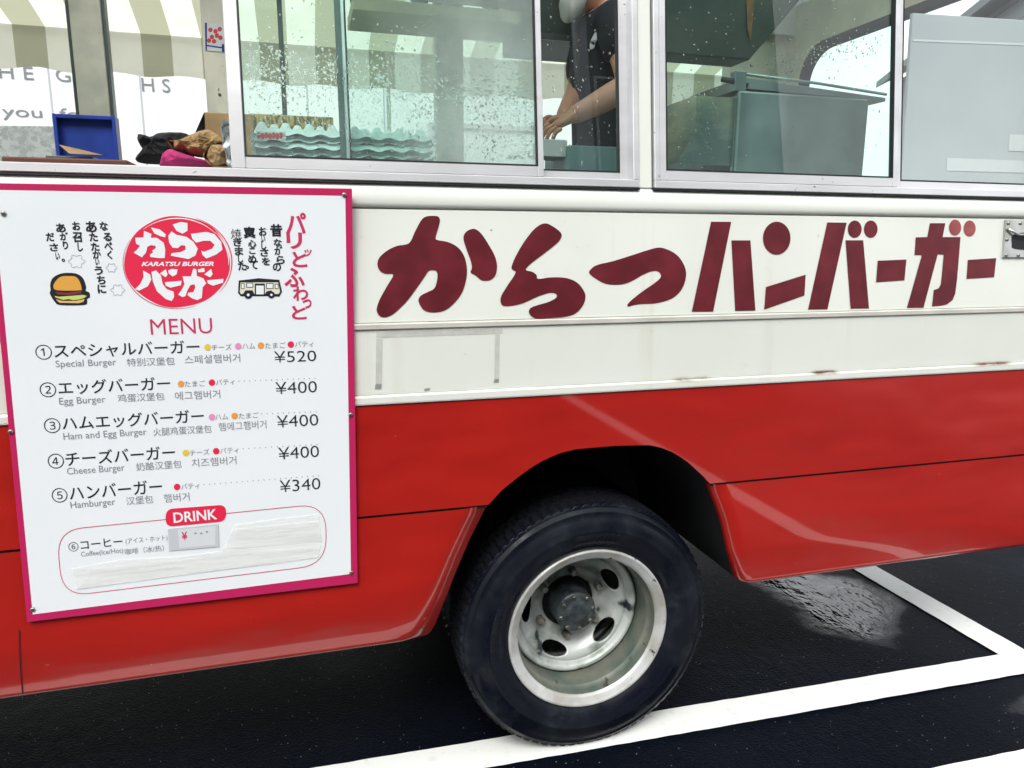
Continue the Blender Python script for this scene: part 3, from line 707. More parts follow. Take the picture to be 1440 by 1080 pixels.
# ------------------------------------------------------------------ MENU BOARD
board = thing('menu_board', 'white menu board with a crimson border screwed to the side of the bus', 'menu board')
BY = -.012
def bp_(x, y, lay=0): return at(x, y, BY-.00018*lay)
outer = [(-21,257),(495,265),(503,820),(38,875)]; inn = [(-11,267),(485.5,275.5),(493.5,807),(46,864)]
P4 = [bp_(*q) for q in outer]; Q4 = [bp_(*q, 1) for q in inn]
vs = [tuple(p) for p in P4]+[(p.x, BY+.006, p.z) for p in P4]
mesh('backing_sheet', vs, [(0,1,2,3),(0,4,5,1),(1,5,6,2),(2,6,7,3),(3,7,4,0),(4,7,6,5)], 'crimson', board, bev=.0008)
mesh('white_face', [tuple(q) for q in Q4], [(0,1,2,3)], 'board', board)
for x, y in ((484,274),(493,583),(494,805),(46,857),(15,607),(5,300)):
    o = link('board_screw', SM, None, board); o.location = bp_(x, y, 2)
def T(body, x0, x1, yb, h, m='ink', bold=0.0, name='lettering', lay=4, shear=0.0):
    P0 = bp_(x0, yb, lay); up = Vector((0, 0, bp_(x0, yb-h, lay).z-P0.z))
    # far end: same world height
    P1 = bp_(x1, yb-(x1-x0)*.04, lay); P1.z = P0.z
    return fit_text(name, body, P0, P1, up, m, board, bold, shear)
def poly(pts, m, name='printed_mark', lay=4, sm=0):
    if sm: pts = smoothpts(pts, sm)
    return multi_poly(name, [[bp_(x, y, lay) for x, y in pts]], m, board)
def polys(lst, m, name='printed_mark', lay=4):
    return multi_poly(name, [[bp_(x, y, lay) for x, y in pts] for pts in lst], m, board)
DOT = dict(y='pr_yellow', p='pr_pink', o='pr_orange', r='print_red')
LAB = dict(y='チーズ', p='ハム', o='たまご', r='パティ')
rows = [
 ('①',(51,74,506,21),'スペシャルバーガー',(77,281,504,20),[('y',292,488.5,298,326),('p',335,487,341,359),('o',367,486,373,402),('r',409,484.5,415,441)],None,('¥520',386,445,510,16),('Special Burger',79,164,519.5),('特别汉堡包',179,246,515.5),('스페셜햄버거',260,338,512)),
 ('②',(57,80,559,21),'エッグバーガー',(83,240,555.5,20),[('o',254.5,540,260,289),('r',298,538,304,330)],(336,443,536,532),('¥400',388,446,554.5,17),('Egg Burger',84,149,572),('鸡蛋汉堡包',166,231.6,566),('에그햄버거',246.5,310,563)),
 ('③',(63,86,609.5,21),'ハムエッグバーガー',(88.5,287.5,605.5,20),[('p',298,586.7,303,321),('o',330,585,336,364)],(368,444.5,582,579),('¥400',390,448,601.6,17),('Ham and Egg Burger',90,207,621.5),('火腿鸡蛋汉堡包',216,298,613.5),('햄에그햄버거',308,375,606.5)),
 ('④',(68.4,91,659.5,21),'チーズバーガー',(93,247,655.5,20),[('y',261.5,637,267,295),('r',304,634.5,310,336)],(342,446,631,625),('¥400',392,449,646.5,17),('Cheese Burger',95,176,670.5),('奶酪汉堡包',192,256,662.5),('치즈햄버거',270,333,657.5)),
 ('⑤',(74,96,707.5,20.5),'ハンバーガー',(98.6,229,703.5,20),[('r',249,684.8,255,281)],(287,448,681.5,669),('¥340',394,451,692.5,17),('Hamburger',100,163,718),('汉堡包',178,216,710.5),('햄버거',231,267,707)),
]
for num, c, t, tt, dots, lead, pr_, en, cn, kr in rows:
    T(num, *c, m='ink', bold=-.004, name='item_number'); T(t, *tt, bold=.008, name='item_name')
    for k, dx, dy, a, b in dots:
        poly(ell(dx, dy, 4.6, 4.7, 16), DOT[k], 'ingredient_dot'); T(LAB[k], a, b, dy+4.2, 8.5, 'ink_grey', name='ingredient_name')
    if lead:
        x0, x1, y0, y1 = lead; n = int((x1-x0)/7.6)
        polys([ell(x0+(x1-x0)*i/n, y0+(y1-y0)*i/n, .8, .8, 6) for i in range(n+1)], 'ink_grey', 'dotted_leader')
    T(pr_[0], *pr_[1:], name='price', bold=-.006)
    T(en[0], en[1], en[2], en[3], 12.5, 'ink_grey', name='english_name'); T(cn[0], cn[1], cn[2], cn[3], 11.5, 'ink_grey', name='chinese_name'); T(kr[0], kr[1], kr[2], kr[3], 12, 'ink_grey', name='korean_name')
T('MENU', 212.5, 299, 471, 22, 'print_rose', name='menu_heading', bold=-.004)
# drink box
def rr_px(x0, y0, x1, y1, x2, y2, x3, y3, r):
    c = [Vector((x0,y0)), Vector((x1,y1)), Vector((x2,y2)), Vector((x3,y3))]; out = []
    for i in range(4):
        p, a, b = c[i], c[i-1], c[(i+1)%4]
        u = (a-p).normalized(); v = (b-p).normalized(); A = p+u*r; B = p+v*r
        for s in range(9):
            t = s/8; out.append(tuple((1-t)**2*A+2*t*(1-t)*p+t*t*B))
    return out
o1 = rr_px(79,746,458,708,459,794,88,839,38); cx_ = sum(p[0] for p in o1)/len(o1); cy_ = sum(p[1] for p in o1)/len(o1)
def ring_px(pts, wpx, m, name, lay=4):
    k = len(pts); vs = []; fs = []
    for i, p in enumerate(pts):
        d = Vector(pts[(i+1)%k])-Vector(pts[i-1]); n = Vector((-d.y, d.x)).normalized()*wpx/2
        vs += [tuple(bp_(p[0]+n.x, p[1]+n.y, lay)), tuple(bp_(p[0]-n.x, p[1]-n.y, lay))]
    for i in range(k): j = (i+1)%k; fs.append((2*i, 2*i+1, 2*j+1, 2*j))
    return mesh(name, vs, fs, m, board)
ring_px(o1, 1.0, 'print_rose', 'drink_outline')
poly(rr_px(233,716,318,714.5-5,318,733,233,741,11), 'print_red', 'drink_badge', 5)
T('DRINK', 244.5, 306, 735.5, 14.5, 'board', .02, 'drink_heading', 7)
T('⑥', 97, 111, 776, 13, name='item_number', bold=-.004); T('コーヒー', 114, 173, 772.5, 12, name='item_name', bold=.008)
T('(アイス・ホット)', 177, 236, 766.5, 9, 'ink_grey'); T('Coffee(Ice/Hot)', 114.5, 174, 785, 9, 'ink_grey', name='english_name'); T('咖啡（冰/热）', 176, 231, 780.5, 9, 'ink_grey', name='chinese_name')
poly([(100,800),(118,797),(170,787),(250,783),(312,775),(330,738),(380,731),(448,723),(453,760),(447,784),(380,794),(300,803),(200,816),(108,829)], 'tape', 'tape_strip', 8)
poly([(128,800),(250,787),(445,768),(447,784),(300,803),(108,829)], 'tape', 'tape_strip', 10)
poly([(330,744),(446,733),(452,760),(328,772)], 'tape', 'tape_strip', 12)
m = M['label_grey'] = mat('silver_label', (.55,.57,.60), .4); poly([(236,744),(307,737),(308,769),(238,775)], 'label_grey', 'price_patch', 9)
m = M['label_grey2'] = mat('pale_label', (.66,.68,.71), .4); poly([(250,745),(303,740),(303,766),(252,771)], 'label_grey2', 'price_patch', 10)
T('¥', 256, 264, 760, 12, 'print_rose', .02, lay=12); polys([ell(275,750,1.5,1.2,8), ell(283,750,1.5,1.2,8), ell(291,748,1.5,1.2,8)], 'ink_grey', lay=12)
# logo
LG = lambda p: C(7.2,165,290,p)
poly(LG([(605+535*math.cos(a)*(1+.012*math.sin(5*a)), 562+462*math.sin(a)*(1+.01*math.cos(7*a))) for a in [2*math.pi*i/72 for i in range(72)]]), 'print_red', 'logo_disc', 3)
def arc_px(cx, cy, rx, ry, a0, a1, w0, m, name, lay=5):
    n = 30; vs = []; fs = []
    for i in range(n+1):
        a = math.radians(a0+(a1-a0)*i/n); t = math.sin(math.pi*i/n)*w0/2+.15
        for s in (1, -1): vs.append(tuple(bp_(cx+(rx+s*t)*math.cos(a), cy-(ry+s*t)*math.sin(a), lay)))
    fs = [(2*i, 2*i+1, 2*i+3, 2*i+2) for i in range(n)]
    return mesh(name, vs, fs, m, board)
arc_px(249,368,71,61,40,132,1.2,'board','logo_ring'); arc_px(249,368,72.5,62,-5,42,1.4,'board','logo_ring'); arc_px(250,369,76,66,-40,70,1.3,'print_red','logo_ring'); arc_px(249,369,76,65,150,290,.8,'print_rose','logo_ring')
logo = [[[(270,250),(345,280),(340,320),(400,320),(470,370),(485,440),(480,525),(420,525),(335,515),(330,490),(365,465),(350,450),(390,425),(385,400),(340,395),(305,410),(290,470),(250,518),(165,470),(200,440),(230,400),(190,380),(180,320),(265,315)], [(340,215),(430,235),(490,285),(485,315),(440,305),(375,275)]],
 [[(560,185),(640,160),(710,170),(710,250),(660,278),(600,250)], [(550,255),(600,290),(700,310),(770,360),(815,430),(790,500),(720,535),(640,520),(540,500),(550,475),(640,465),(690,440),(690,400),(650,395),(610,425),(560,420),(525,370),(515,300)]],
 [[(745,280),(900,260),(980,280),(1050,360),(1065,440),(1000,490),(900,530),(860,490),(850,450),(880,460),(960,430),(985,390),(940,350),(870,350),(800,370),(760,330)]],
 [[(260,650),(330,690),(345,740),(310,810),(220,855),(180,840),(230,790),(265,720)], [(345,665),(390,650),(440,700),(460,790),(500,840),(570,865),(575,920),(550,960),(490,940),(400,860),(360,760)], [(430,680),(490,640),(510,690),(490,720)], [(515,650),(550,635),(610,640),(600,690),(560,712),(520,680)]],
 [[(480,770),(650,755),(645,800),(540,825),(490,805)]],
 [[(770,630),(800,640),(805,705),(870,730),(900,780),(865,820),(855,930),(810,950),(760,935),(710,900),(720,875),(770,870),(790,820),(780,790),(740,800),(710,850),(690,910),(660,920),(615,895),(650,850),(680,790),(660,710),(745,710)], [(815,640),(880,625),(885,665),(820,670)], [(880,690),(950,635),(965,690),(940,720)]],
 [[(910,750),(1075,735),(1070,775),(970,805),(915,780)]]]
for g in logo: polys([LG(q) for q in g], 'board', 'logo_character', 6)
T('KARATSU BURGER', 199, 300.5, 374.5, 6.3, 'board', .035, 'logo_lettering', 6, shear=.3)
def chars_at(sc, ox, oy, lst, m, size, bold, name):
    for ch, x, y, *s in lst:
        s = (s[0] if s else size)/sc; X0, Y0 = ox+x/sc, oy+y/sc
        k = .62 if ch in 'しくりい' else 1
        if ch == '。': s *= .4
        jt = random.uniform(-.5, .5)
        T(ch, X0-s*k/2, X0+s*k/2, Y0+s*.5+jt, s*random.uniform(.92,1.08), m, 0 if ch == '焼' else bold, name)
chars_at(7.715,55,300,[('な',705,140),('る',745,260),('べ',755,352),('く',770,455),('あ',570,150,120),('た',595,262),('た',612,358),('か',630,450),('い',635,530,70),('う',650,622),('ち',678,722),('に',685,825),
  ('お',410,140),('召',418,262,105),('し',450,370),('あ',240,155,105),('が',275,250),('り',290,350),('だ',125,258),('さ',165,368),('い',205,470,75),('。',265,505)],'ink',92,.035,'handwritten_character')
chars_at(6.754,315,295,[('昔',500,200,115),('な',512,312),('が',520,392),('ら',540,475),('の',505,545),('お',372,210),('い',375,280,60),('し',380,338),('さ',385,405),('を',400,488),('真',245,212,115),('心',270,318),('こ',270,392,60),('め',270,465),('て',285,530),
  ('焼',118,228,100),('き',130,310),('ま',145,395),('し',160,465),('た',175,535),('。',222,550)],'ink',80,.035,'handwritten_character')
chars_at(6.754,315,295,[('パ',688,128,195),('リ',672,300,150),('ッ',800,405,72),('と',722,480,140),('ふ',672,638,195),('わ',730,795,145),('っ',792,898,85),('と',716,975,140)],'print_rose',150,.028,'brush_character')
BG = lambda p: C(7.715,55,300,p)
poly(BG([(120,770),(150,700),(230,655),(330,645),(420,660),(480,710),(510,800),(505,840),(545,860),(550,910),(520,930),(520,970),(480,995),(230,995),(170,960),(130,900),(115,860),(125,830)]),'ink','burger_drawing',4,3)
poly(BG([(155,800),(170,750),(230,690),(330,680),(400,690),(440,740),(460,810),(440,835),(200,835)]),'bun','burger_drawing',5,3)
poly(BG([(175,850),(300,862),(465,838),(455,868),(330,885),(200,880)]),'meat','burger_drawing',5)
poly(BG([(165,895),(215,905),(480,885),(520,895),(490,918),(430,935),(370,942),(320,930),(260,940),(180,912)]),'lettuce','burger_drawing',5)
poly(BG([(180,930),(250,950),(400,950),(495,930),(480,960),(430,975),(220,970)]),'lower_bun','burger_drawing',5)
for cx, cy, r in ((405,520,78),(785,590,52),(852,832,66)):
    pts = BG([(cx+r*(1+.16*math.cos(6*a))*math.cos(a), cy+r*.85*(1+.16*math.cos(6*a))*math.sin(a)) for a in [2*math.pi*i/48 for i in range(48)]])
    ring_px(pts, 1.1, 'puff', 'steam_puff')
BU = lambda p: C(6.754,315,295,p)
poly(BU([(140,672),(330,650),(525,665),(552,780),(525,825),(400,820),(160,822),(133,790)]),'ink','bus_drawing',4)
poly(BU([(158,690),(515,690),(533,780),(518,800),(470,800),(450,765),(405,775),(390,800),(290,800),(270,765),(205,765),(180,800),(160,800),(150,780)]),'icon_cream','bus_drawing',5)
polys([BU(q) for q in ([(163,698),(194,698),(194,752),(163,752)],[(212,693),(278,693),(278,740),(212,740)],[(292,700),(388,700),(388,810),(292,810)],[(400,697),(470,697),(470,752),(400,752)],[(482,703),(518,703),(518,752),(482,752)])],'ink','bus_drawing',6)
polys([BU(q) for q in ([(168,704),(188,704),(188,746),(168,746)],[(219,700),(271,700),(271,733),(219,733)],[(305,720),(378,720),(378,803),(305,803)],[(407,704),(463,704),(463,745),(407,745)],[(489,710),(512,710),(512,746),(489,746)])],'board','bus_drawing',7)
for cx, r in ((230,38),(450,33)):
    poly(BU(ell(cx,808,r,r,24)),'ink','bus_drawing',6); poly(BU(ell(cx,808,r*.35,r*.35,16)),'board','bus_drawing',7)

# ------------------------------------------------------------------ INSIDE THE BUS
for n, c, r_ in (('blue',(.018,.05,.30),.35),('blackcloth',(.008,.009,.012),.85),('pink',(.42,.015,.14),.75),('kraft',(.36,.23,.10),.8),('card',(.34,.22,.10),.8),('carddark',(.05,.05,.06),.7),
                 ('brownboard',(.10,.035,.02),.45),('white',(.7,.72,.72),.5),('pulp',(.68,.74,.74),.9),('redlabel',(.6,.06,.07),.5),('skin',(.62,.35,.23),.5),('shirt',(.010,.012,.020),.85),('trouser',(.02,.02,.03),.9),('maskc',(.62,.62,.58),.8),
                 ('hair',(.01,.008,.006),.5),('tealbox',(.16,.27,.28),.5),('gold',(.36,.27,.09),.5),('grey_panel',(.46,.50,.52),.5)):
    M[n] = mat(n, c, r_)
for n in ('kraft','card','pink','blackcloth','shirt','blue'):
    m = M[n]; b = bsdf(m).inputs['Base Color'].default_value[:3]; setc(m, mixc(m, ramp(m, tex(m, 18, 5), .35, .7), tuple(b), tuple(v*.68 for v in b)))
# counter shelf behind the hatch and under the second window
ctr = thing('serving_counter', 'pale counter running along the inside of the bus windows', 'counter')
boxes('counter_top', [(-1.2, 2.2, .075, .52, 1.490, 1.512)], 'counter', ctr); boxes('counter_front', [(-1.18, 2.18, .49, .51, .942, 1.489)], 'counter', ctr)
CT = 1.512
def px_box(name, x0, x1, ytop, y, dep, m, label, cat, zb=CT, rot=0, bev=.003, parent=None):
    a = at(x0, 200, y); b = at(x1, 200, y); zt = at((x0+x1)/2, ytop, y).z
    o = box(name, 0, b.x-a.x, 0, dep, 0, zt-zb, m, parent, bev); o.location = (a.x, y, zb); o.rotation_euler = (0, 0, rot)
    return tagit(o, label, cat) if label else o
# tray board
m = M['grey_panel']; setc(m, mixc(m, ramp(m, tex(m, 2.2, 2), .3, .7), (.44,.48,.50), (.54,.57,.58)))
t = thing('serving_tray', 'flat dark brown tray lying on the counter at the open hatch', 'tray')
a = at(3, 215, .10); b = at(180, 215, .10)
boxes('tray_base', [(a.x, b.x, .09, .36, CT, CT+.034)], 'brownboard', t, .003)
boxes('clip', [(a.x+.07, b.x-.07, .12, .20, CT+.0345, CT+.041)], 'steel', t, .001)
rag = mesh('paper_scrap', [(a.x+.12,.10,CT+.044),(a.x+.19,.10,CT+.043),(a.x+.18,.15,CT+.046),(a.x+.13,.13,CT+.057),(a.x+.10,.11,CT+.062)], [(0,1,2,3),(0,3,4)], 'kraft'); tagit(rag, 'small brown paper scrap lying on the dark tray', 'paper')
# blue cash box lid
t = thing('blue_box', 'open blue metal box standing at the serving hatch', 'box')
a = at(82, 190, .38); b = at(164, 190, .38); zt = at(120, 165, .38).z
boxes('lid', [(a.x, b.x, .38, .395, CT+.05, zt)], 'blue', t, .004)
boxes('lid_rim', [(a.x-.004, a.x+.004, .36, .40, CT+.05, zt+.003), (b.x-.004, b.x+.004, .36, .40, CT+.05, zt+.003), (a.x+.004, b.x-.004, .362, .398, zt-.006, zt+.003)], 'blue', t, .001)
boxes('body', [(a.x, b.x, .40, .56, CT, CT+.055)], 'blue', t, .004)
# soft heaps
def heap(name, pts, y, dep, m, label, cat, seed=0, amp=.012, zb=None):
    """a crumpled body: outline in the front plane given depth and rumpled"""
    pp = [at(x, q, y) for x, q in pts]; c = sum(pp, Vector())/len(pp)
    bm = bmesh.new(); bmesh.ops.create_icosphere(bm, subdivisions=4, radius=1)
    poly2 = [(p.x-c.x, p.z-c.z) for p in pp]
    def radius(a):
        best = 0
        dx, dz = math.cos(a), math.sin(a)
        for i in range(len(poly2)):
            x1, z1 = poly2[i]; x2, z2 = poly2[(i+1)%len(poly2)]
            den = dx*(z2-z1)-dz*(x2-x1)
            if abs(den) < 1e-9: continue
            t_ = (x1*(z2-z1)-z1*(x2-x1))/den; u = (x1*dz-z1*dx)/den
            if t_ > 0 and -.001 <= -u*-1 <= 1.001 or (t_ > 0 and 0 <= u <= 1): best = max(best, t_)
        return best or .02
    for v in bm.verts:
        a = math.atan2(v.co.z, v.co.x); rr = radius(a); h_ = math.hypot(v.co.x, v.co.z)
        p = Vector((math.cos(a)*rr*h_**.7, v.co.y*dep/2, math.sin(a)*rr*h_**.7))
        nz = noise.noise(p*22+Vector((seed,)*3))+.5*abs(noise.noise(p*50+Vector((seed,)*3)))
        p += v.co*amp*nz; v.co = p
    me = bpy.data.meshes.new(name); bm.to_mesh(me); bm.free()
    o = link(name, me, m, None, True); o.location = (c.x, y+dep/2, c.z)
    if zb is not None:
        for v in me.vertices: v.co.z = max(v.co.z, zb-c.z)
    return tagit(o, label, cat)
def bag_mesh(name, pts, y, dep, m, label, cat, seed=0, amp=.01, folds=3):
    pp = smoothpts([tuple((lambda p: (p.x, p.z))(at(x, q, y))) for x, q in pts], 6)
    n = len(pp); cx = sum(p[0] for p in pp)/n; cz = sum(p[1] for p in pp)/n; vs = []; fs = []; K = 12
    for side_ in (-1, 1):
        for k in range(K+1):
            s = 1-(k/K)**1.0 if True else 0
            s = math.cos(k/K*math.pi/2); d = math.sin(k/K*math.pi/2)
            for (x, z) in pp:
                q = Vector((cx+(x-cx)*s, side_*dep/2*d, cz+(z-cz)*s))
                r1 = abs(noise.noise(Vector((q.x*24, seed, q.z*24+side_))))*1.5+.6*abs(noise.noise(Vector((q.x*70, seed, q.z*60+side_)))); q.y -= side_*amp*1.6*r1*(1 if k else 0)
                q.x += amp*.35*noise.noise(Vector((q.x*40, seed+3, q.z*40)))*(1 if k else 0)
                q.z = max(q.z, CT+.001); vs.append((q.x, y+dep/2+q.y, q.z))
    for h in (0, 1):
        o_ = h*(K+1)*n
        for k in range(K):
            for i in range(n): a = o_+k*n+i; b = o_+k*n+(i+1)%n; fs.append((a, b, b+n, a+n))
    o = mesh(name, vs, fs, m, None, smooth=False)
    bm = bmesh.new(); bm.from_mesh(o.data); bmesh.ops.remove_doubles(bm, verts=bm.verts, dist=.0004); bmesh.ops.recalc_face_normals(bm, faces=bm.faces); bm.to_mesh(o.data); bm.free()
    return tagit(o, label, cat)
bag_mesh('black_bag', [(183,188),(186,182),(195,184),(205,187),(222,181),(240,180),(256,182),(262,195),(262,224),(200,226),(181,220),(192,208),(187,198)], .30, .16, 'blackcloth', 'limp black bag heaped on the counter beside the blue box', 'bag', 1, .012)
bag_mesh('pink_cloth', [(217,224),(222,212),(232,205),(243,208),(256,212),(275,219),(290,222),(296,230),(250,233),(220,232)], .14, .14, 'pink', 'folded magenta cloth on the counter in front of the black bag', 'cloth', 2, .012)
bag_mesh('paper_bag', [(231,196),(240,198),(262,190),(286,180),(300,186),(314,194),(312,204),(298,215),(282,221),(262,217),(246,210),(234,204)], .17, .10, 'kraft', 'crumpled flat brown paper bag lying over the magenta cloth', 'paper bag', 3, .014).location.z = .004
bag_mesh('paper_bag', [(283,214),(292,202),(305,197),(318,195),(323,212),(322,230),(300,231),(288,226)], .10, .10, 'card', 'scrunched brown paper bag against the sash, right of the magenta cloth', 'paper bag', 5, .02)
t = thing('cardboard_box', 'small open cardboard box behind the brown paper bags', 'box')
a = at(288, 170, .38); b = at(326, 170, .38); zt = at(300, 158, .38).z
boxes('box_side', [(a.x, b.x+.05, .38, .50, CT, zt)], 'card', t, .002)
mesh('box_flap', [(a.x,.38,zt),(a.x,.50,zt),(a.x-.055,.49,zt-.11),(a.x-.055,.39,zt-.11)], [(0,1,2,3)], 'carddark', t)
bag_mesh('plastic_wrap', [(311,171),(318,168),(325,176),(327,200),(326,230),(318,231),(316,215),(312,200)], .085, .05, 'white', 'white plastic wrap tucked behind the window sash', 'wrapper', 8, .02)
# sticker on the far post, small shelf above
t = mesh('sticker', [(lambda p: (p.x, W-.093, p.z))(at(*q, W-.093)) for q in ((288,32),(315,33),(315,73),(289,71))], [(0,1,2,3)], 'white'); tagit(t, 'red and white sticker on the far window post', 'sticker')
def petals():
    L_ = []
    for cx, cy in ((296,42),(303,44),(309,41),(298,52),(305,50),(310,53),(301,58),(294,57)): L_.append([at(x, y, W-.0936) for x, y in smoothpts(C(1,0,0,ell(cx, cy, 3.1, 3.3, 7)), 2)])
    return L_
o = multi_poly('blossom_print', petals(), 'redlabel', t); o = multi_poly('border_print', [[at(x, y, W-.0936) for x, y in q] for q in ([(288,32),(291,32),(291,71),(289,71)],[(312,62),(315,62),(315,73),(312,73)],[(291,63),(312,66),(312,68),(291,65)])], 'blue', t)
# egg trays (pulp), stacked
def tray_mesh(nx, ny, pitch=.047, hh=.026):
    vs = []; fs = []; S_ = 8; NX, NY = nx*S_, ny*S_
    for i in range(NX+1):
        for j in range(NY+1):
            u, v = i/S_, j/S_
            z = hh*math.sin(math.pi/2*(.5+.5*math.cos(2*math.pi*u)*math.cos(2*math.pi*v)))**1.3
            if i in (0, NX) or j in (0, NY): z = .012+.003*math.cos(2*math.pi*(u+v))
            elif i in (1, NX-1) or j in (1, NY-1): z = .013+.003*math.cos(2*math.pi*(u+v))
            vs.append((u*pitch, v*pitch, z))
    for i in range(NX):
        for j in range(NY): a = i*(NY+1)+j; fs.append((a, a+1, a+NY+2, a+NY+1))
    me = mesh_raw('egg_tray', vs, fs); me.materials.append(M['pulp']); return me
TM = tray_mesh(8, 5, .060, .040)
a = at(352, 205, .10); b = at(610, 205, .10)
TM.transform(Matrix.Diagonal(((b.x-a.x)/(8*.060), .9, 1, 1)))
for k in range(7):
    o = bpy.data.objects.new('egg_tray', TM); COL.objects.link(o); o.location = (a.x+random.uniform(-.004,.004), .10+random.uniform(0,.010), CT+.001+.0145*k); o.rotation_euler = (random.uniform(-.01,.01), random.uniform(-.006,.006), random.uniform(-.015,.015))
    tagit(o, ['lowest grey pulp egg tray of the stack behind the fogged pane','second grey egg tray from the bottom of the stack','third grey egg tray from the bottom of the stack','fourth grey egg tray from the bottom, just over the middle of the stack','fifth grey egg tray from the bottom, third from the top','sixth grey egg tray, just under the top one','topmost grey pulp egg tray, its scalloped rim against the light'][k], 'egg tray', 'stacked egg trays')
p = at(360, 184, .094); q = at(402, 197, .094)
o = box('red_label', p.x, q.x, .0955, .0965, q.z, p.z, 'white', None, 0); tagit(o, 'small white label with red script in front of the egg trays', 'label')
multi_poly('script_print', [[at(x, y, .0950) for x, y in smoothpts(ell(364+5.2*i, 190.5+(i%2), 2.9, 4.6, 6), 2)] for i in range(7)], 'redlabel', o)
o = px_box('patterned_carton', 352, 470, 162, .42, .06, 'gold', 'gold patterned carton lying behind the egg trays', 'carton')
m = M['gold']; setc(m, mixc(m, ramp(m, tex(m, 60, 2, (1,1,.4), dist=2), .46, .54), (.42,.33,.13), (.13,.09,.03)))
# things by the cook
px_box('paper_stack', 764, 798, 196, .75, .12, 'white', 'white paper stack at the hands of the cook', 'paper', zb=1.66)
px_box('storage_bin', 800, 905, 206, .72, .25, 'tealbox', 'teal grey bin standing in front of the cook', 'bin', zb=1.60)
wb = thing('work_table', 'steel work table between the cook and the windows', 'table')
boxes('table_top', [(.55, 1.5, .60, 1.08, 1.575, 1.60)], 'steel', wb); boxes('table_leg', [(.57,.61,.62,.66,.942,1.575),(1.44,1.48,.62,.66,.942,1.575),(.57,.61,1.02,1.06,.942,1.575),(1.44,1.48,1.02,1.06,.942,1.575)], 'steel', wb)
for o in list(wb.children):
    pass
# shelf above, seen through the fogged pane
sh = thing('wall_shelf', 'beige shelf high on the far wall of the bus', 'shelf')
a = at(495, 20, 1.45); b = at(765, 20, 1.45); zt = at(620, 12, 1.45).z
boxes('shelf_board', [(a.x, b.x, 1.40, 1.70, zt-.045, zt)], 'cream_in', sh)
for i, (pxx, mm, lb) in enumerate(((505,'gold','small yellow jar at the left end of the high shelf'),(590,'tealbox','dark teal jar standing mid way along the high shelf'),(690,'carddark','black canister at the right end of the high shelf'))):
    c0 = at(pxx, 8, 1.5); vs, fs = revolve([(.001,0),(.032,0),(.035,.01),(.035,.085),(.03,.095),(.03,.11),(.001,.11)], 20)
    o = link('jar', mesh_raw('jar', vs, fs), mm); o.rotation_euler = (math.pi/2, 0, 0); o.location = (c0.x, 1.5, zt+.001); tagit(o, lb, 'jar')
# dark ceiling cabinet behind the cook's head
cb = thing('ceiling_cabinet', 'dark cabinet under the roof behind the head of the cook', 'cabinet')
a = at(722, 30, 1.35); b = at(905, 30, 1.35); zb_ = at(780, 56, 1.35).z
boxes('cabinet_body', [(a.x+.05, b.x, 1.35, 1.70, zb_, 2.66)], 'hood', cb); boxes('cabinet_trim', [(a.x+.05, b.x, 1.338, 1.349, zb_-.004, zb_+.02)], 'aludark', cb)
# range hood and steel range at the rear
hd = thing('range_hood', 'dark green grey range hood hanging at the rear of the bus', 'range hood')
a = at(900, 72, .95); b = at(1055, 72, .95); c_ = at(1125, 0, .95)
zb_ = a.z
mesh('hood_body', [(a.x,.95,zb_),(b.x,.95,zb_),(c_.x,.95,c_.z),(c_.x+.1,.95,2.62),(a.x,.95,2.62),(a.x,1.08,zb_),(b.x,1.08,zb_),(c_.x,1.08,c_.z),(c_.x+.1,1.08,2.62),(a.x,1.08,2.62)], [(0,1,2,3,4),(5,9,8,7,6),(0,5,6,1),(1,6,7,2),(2,7,8,3),(3,8,9,4),(4,9,5,0)], 'hood', hd, bev=.006)
M['rust'] = vary(mat('orange_rust', (.25,.11,.04), .7), (.28,.13,.05), (.10,.08,.06), 14)
mesh('rusty_strip', [(lambda p: (p.x,.944,p.z))(at(x,y,.944)) for x, y in ((1050,0),(1062,0),(1058,35),(1056,60),(1051,40))], [(0,1,2,3,4)], 'rust', hd)
rg = thing('steel_range', 'stainless steel cooking range with a curved left side behind the second window', 'cooking range')
y_ = .42
P = [at(x, q, y_) for x, q in ((978,134),(1040,127),(1224,136),(1218,236))]
x0 = P[1].x; x1 = P[2].x; zt = P[1].z; 
boxes('range_front', [(x0, x1, y_, y_+.02, CT+.001, zt)], 'steel', rg, .006)
boxes('range_body', [(x0, x1, y_+.021, y_+.5, CT+.001, zt-.01)], 'steel', rg, .004)
cv = [at(x, q, y_+.02) for x, q in ((978,134),(979,150),(977,172),(971,195),(961,214),(948,230))]
vs = []; fs = []
for p in cv: vs += [(p.x, y_+.02, max(p.z, CT+.001)), (x0-.001, y_+.02, max(p.z, CT+.001)), (p.x, y_+.42, max(p.z, CT+.001))]
for i in range(len(cv)-1): a = 3*i; fs += [(a, a+1, a+4, a+3), (a, a+3, a+5, a+2)]
fs.append((0, 1, 2)); M['brushed'] = vary(mat('brushed_side', (.25,.3,.28), .35, .8), (.12,.17,.16), (.50,.48,.32), 3, (1,1,2.5)); mesh('curved_side', vs, fs, 'brushed', rg, smooth=False)
gr = thing('grill_lid', 'folded grill lid with black handles lying on the steel range', 'grill')
a = at(1038, 120, y_+.05); b = at(1240, 133, y_+.05)
mesh('lid_plate', [(a.x,y_+.03,zt+.012),(b.x,y_+.03,zt+.002),(b.x,y_+.35,zt+.002),(a.x,y_+.35,zt+.012),(a.x,y_+.03,zt+.045),(b.x,y_+.03,zt+.014),(b.x,y_+.35,zt+.014),(a.x,y_+.35,zt+.045)], [(0,1,2,3),(4,5,6,7),(0,1,5,4),(1,2,6,5),(2,3,7,6),(3,0,4,7)], 'steel', gr, bev=.002)
